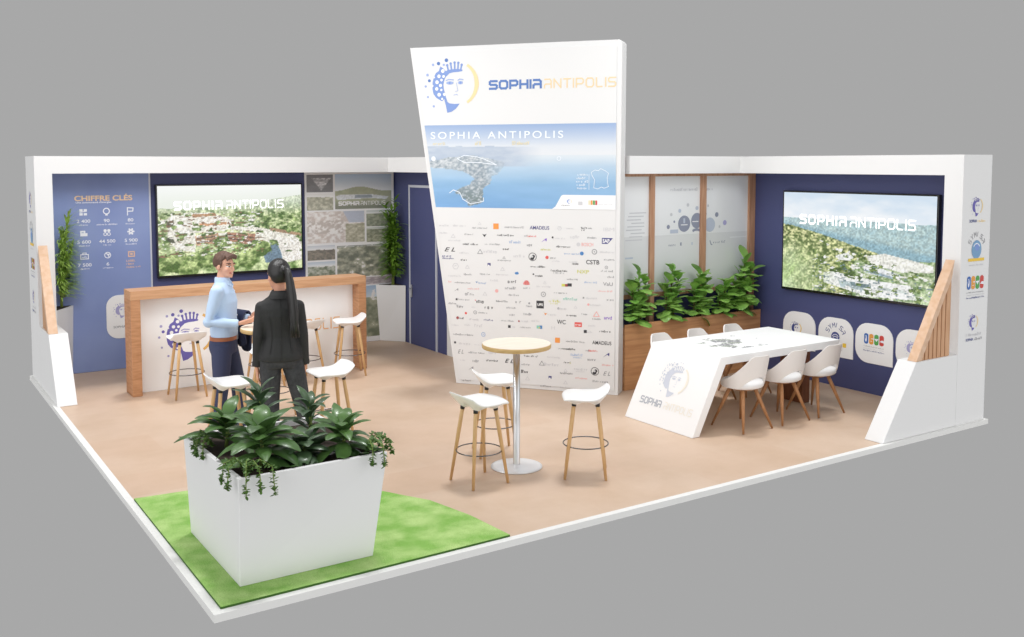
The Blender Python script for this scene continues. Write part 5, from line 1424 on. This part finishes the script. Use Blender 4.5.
b = MB()
q = [hw.pt((0, -.105, .155)), hw.pt((0, -.155, .135)), hw.pt((.004, -.172, .06)), hw.pt((.010, -.172, -.05)), hw.pt((.016, -.165, -.17)), hw.pt((.022, -.155, -.28)), hw.pt((.026, -.15, -.36))]
b.tube(q, [.028, .036, .046, .054, .054, .042, .010], 14, sq=.62)
r = random.Random(4)
for i in range(16):
    o_ = Vector((r.uniform(-.032, .032), r.uniform(-.02, .02), 0)); b.tube([p + o_ * (.3 + .14 * k) + Vector((0, -.006, 0)) for k, p in enumerate(q)], [.006, .007, .008, .008, .008, .007, .003], 6)
b.build('ponytail', 'hair_black', hair)
b = MB(); b.lathe([(.026, -.010), (.030, -.006), (.030, .006), (.026, .010)], 16, None, hw.pt((0, -.118, .152))); b.build('hair_tie', 'dark_metal', hair)
b = MB()
torso(b, [(.835, 0, -.004, .180, .138), (.88, 0, -.006, .178, .138), (.96, 0, -.004, .154, .118), (1.03, 0, 0, .132, .100), (1.10, 0, 0, .138, .102), (1.21, 0, .006, .170, .122), (1.27, 0, -.006, .182, .104), (1.315, 0, -.010, .166, .084), (1.352, 0, -.010, .112, .070), (1.385, 0, -.008, .068, .062), (1.40, 0, -.004, .058, .058)])
for S, E_, W_ in ((RS, RE, RW), (LS, LE, LW)):
    S, E_, W_ = Vector(S), Vector(E_), Vector(W_)
    b.ell(S, (.050, .056, .044), 14, 10)
    b.tube([S, S.lerp(E_, .5), E_, E_.lerp(W_, .5), W_], [.052, .048, .043, .040, .036], 14)
    b.tube([W_.lerp(E_, .1), W_ + (W_ - E_).normalized() * .012], [.040, .041], 14)
jk = remesh(b, 'jacket', 'suit_black', WOM, .0085, 3)
b = MB()
pr = [ringz(z, 0, y, rx, ry, 28) for z, y, rx, ry in ((1.352, -.014, .100, .078), (1.372, -.014, .088, .074), (1.418, -.010, .064, .064), (1.412, -.008, .058, .058), (1.375, -.008, .062, .060))]
b.rings(pr, None, False)
for s in (-1, 1): b.prism([(s * .07, .03, 1.395), (s * .085, .055, 1.34), (s * .07, .118, 1.24), (s * .012, .134, 1.10), (s * .02, .122, 1.2), (s * .045, .07, 1.37)], (s * .004, .008, 0))
b.build('lapels', 'suit_black', jk)
b = MB()
b.tube([(0, -.066, 1.385), (0, -.104, 1.30), (0, -.118, 1.21), (0, -.108, 1.05), (0, -.128, .95), (0, -.145, .88), (0, -.145, .837)], .0022, 6)
for s in (-1, 1): b.tube([(s * .10, -.092, 1.28), (s * .085, -.104, 1.18), (s * .07, -.09, 1.04), (s * .085, -.118, .94), (s * .10, -.122, .85)], .002, 6)
b.build('seams', 'suit_black', jk)
b = MB()
torso(b, [(.78, 0, 0, .158, .112), (.84, 0, -.006, .17, .126), (.92, 0, -.004, .155, .112), (1.0, 0, 0, .13, .092)])
for Hp, K, A in ((RH, RK, RA), (LH, LK, LA)):
    Hp, K, A = Vector(Hp), Vector(K), Vector(A)
    b.tube([Hp, Hp.lerp(K, .45), K, K.lerp(A, .5), A + Vector((0, 0, -.05))], [.094, .085, .070, .068, .072], 16)
remesh(b, 'trousers', 'trouser_check', WOM, .009, 3)
for A, yw in ((RA, -.3), (LA, .1)):
    b = MB(); shoe(b, A, yw, .24); b.build('shoe', 'shoe_black', WOM)

# ------------------------------------------------------------------ light, sky, camera
w = bpy.data.worlds.new('World'); sc.world = w; w.use_nodes = True
bg = w.node_tree.nodes['Background']; bg.inputs['Color'].default_value = (0.392, 0.392, 0.392, 1); bg.inputs['Strength'].default_value = 1.0
def area(name, loc, target, size, power, col=(1, 1, 1)):
    l = bpy.data.lights.new(name, 'AREA'); l.shape = 'SQUARE'; l.size = size; l.energy = power; l.color = col
    o = bpy.data.objects.new(name, l); COL.objects.link(o); o.location = loc
    o.rotation_euler = (Vector(target) - Vector(loc)).to_track_quat('-Z', 'Y').to_euler()
    return o
def sun(name, az, el, ang, strength, col=(1, 1, 1)):
    """az: compass direction the light comes FROM, degrees from +X"""
    l = bpy.data.lights.new(name, 'SUN'); l.angle = R(ang); l.energy = strength; l.color = col
    o = bpy.data.objects.new(name, l); COL.objects.link(o)
    d = -Vector((math.cos(R(az)) * math.cos(R(el)), math.sin(R(az)) * math.cos(R(el)), math.sin(R(el))))
    o.rotation_euler = d.to_track_quat('-Z', 'Y').to_euler(); o.location = (4, 4, 8)
    return o
sun('fill_front_right', -62, 12, 70, 1.0)  # soft fill added to lift the outward front faces
sun('fill_left', -165, 14, 70, 1.4)  # soft fill added for the faces turned left, not a real source
sun('sun_top', 40, 78, 9, 1.45)
area('inner_fill_left', (.25, 3.4, 4.4), (2.4, 5.9, .3), 1.5, 88)  # unseen fill light above the frame, added to brighten the counter and back wall
area('inner_fill_right', (5.2, .3, 4.9), (6.8, 2.4, .4), 1.6, 52)  # unseen fill light added for the screen wall and glazing, no fixture there

cam = bpy.data.cameras.new('camera'); co = bpy.data.objects.new('camera', cam); COL.objects.link(co)
co.location = (-1.593, -5.575, 2.634); co.rotation_euler = (R(85.916), 0, R(-33.435))
cam.sensor_width = 36; cam.lens = 974.856 / 1024 * 36; cam.shift_y = -(318.5 - 233.86) / 1024
cam.clip_end = 100
sc.camera = co
vs = sc.view_settings
vs.view_transform = 'Standard'; vs.look = 'None'; vs.exposure = 0; vs.gamma = 1; vs.use_curve_mapping = False
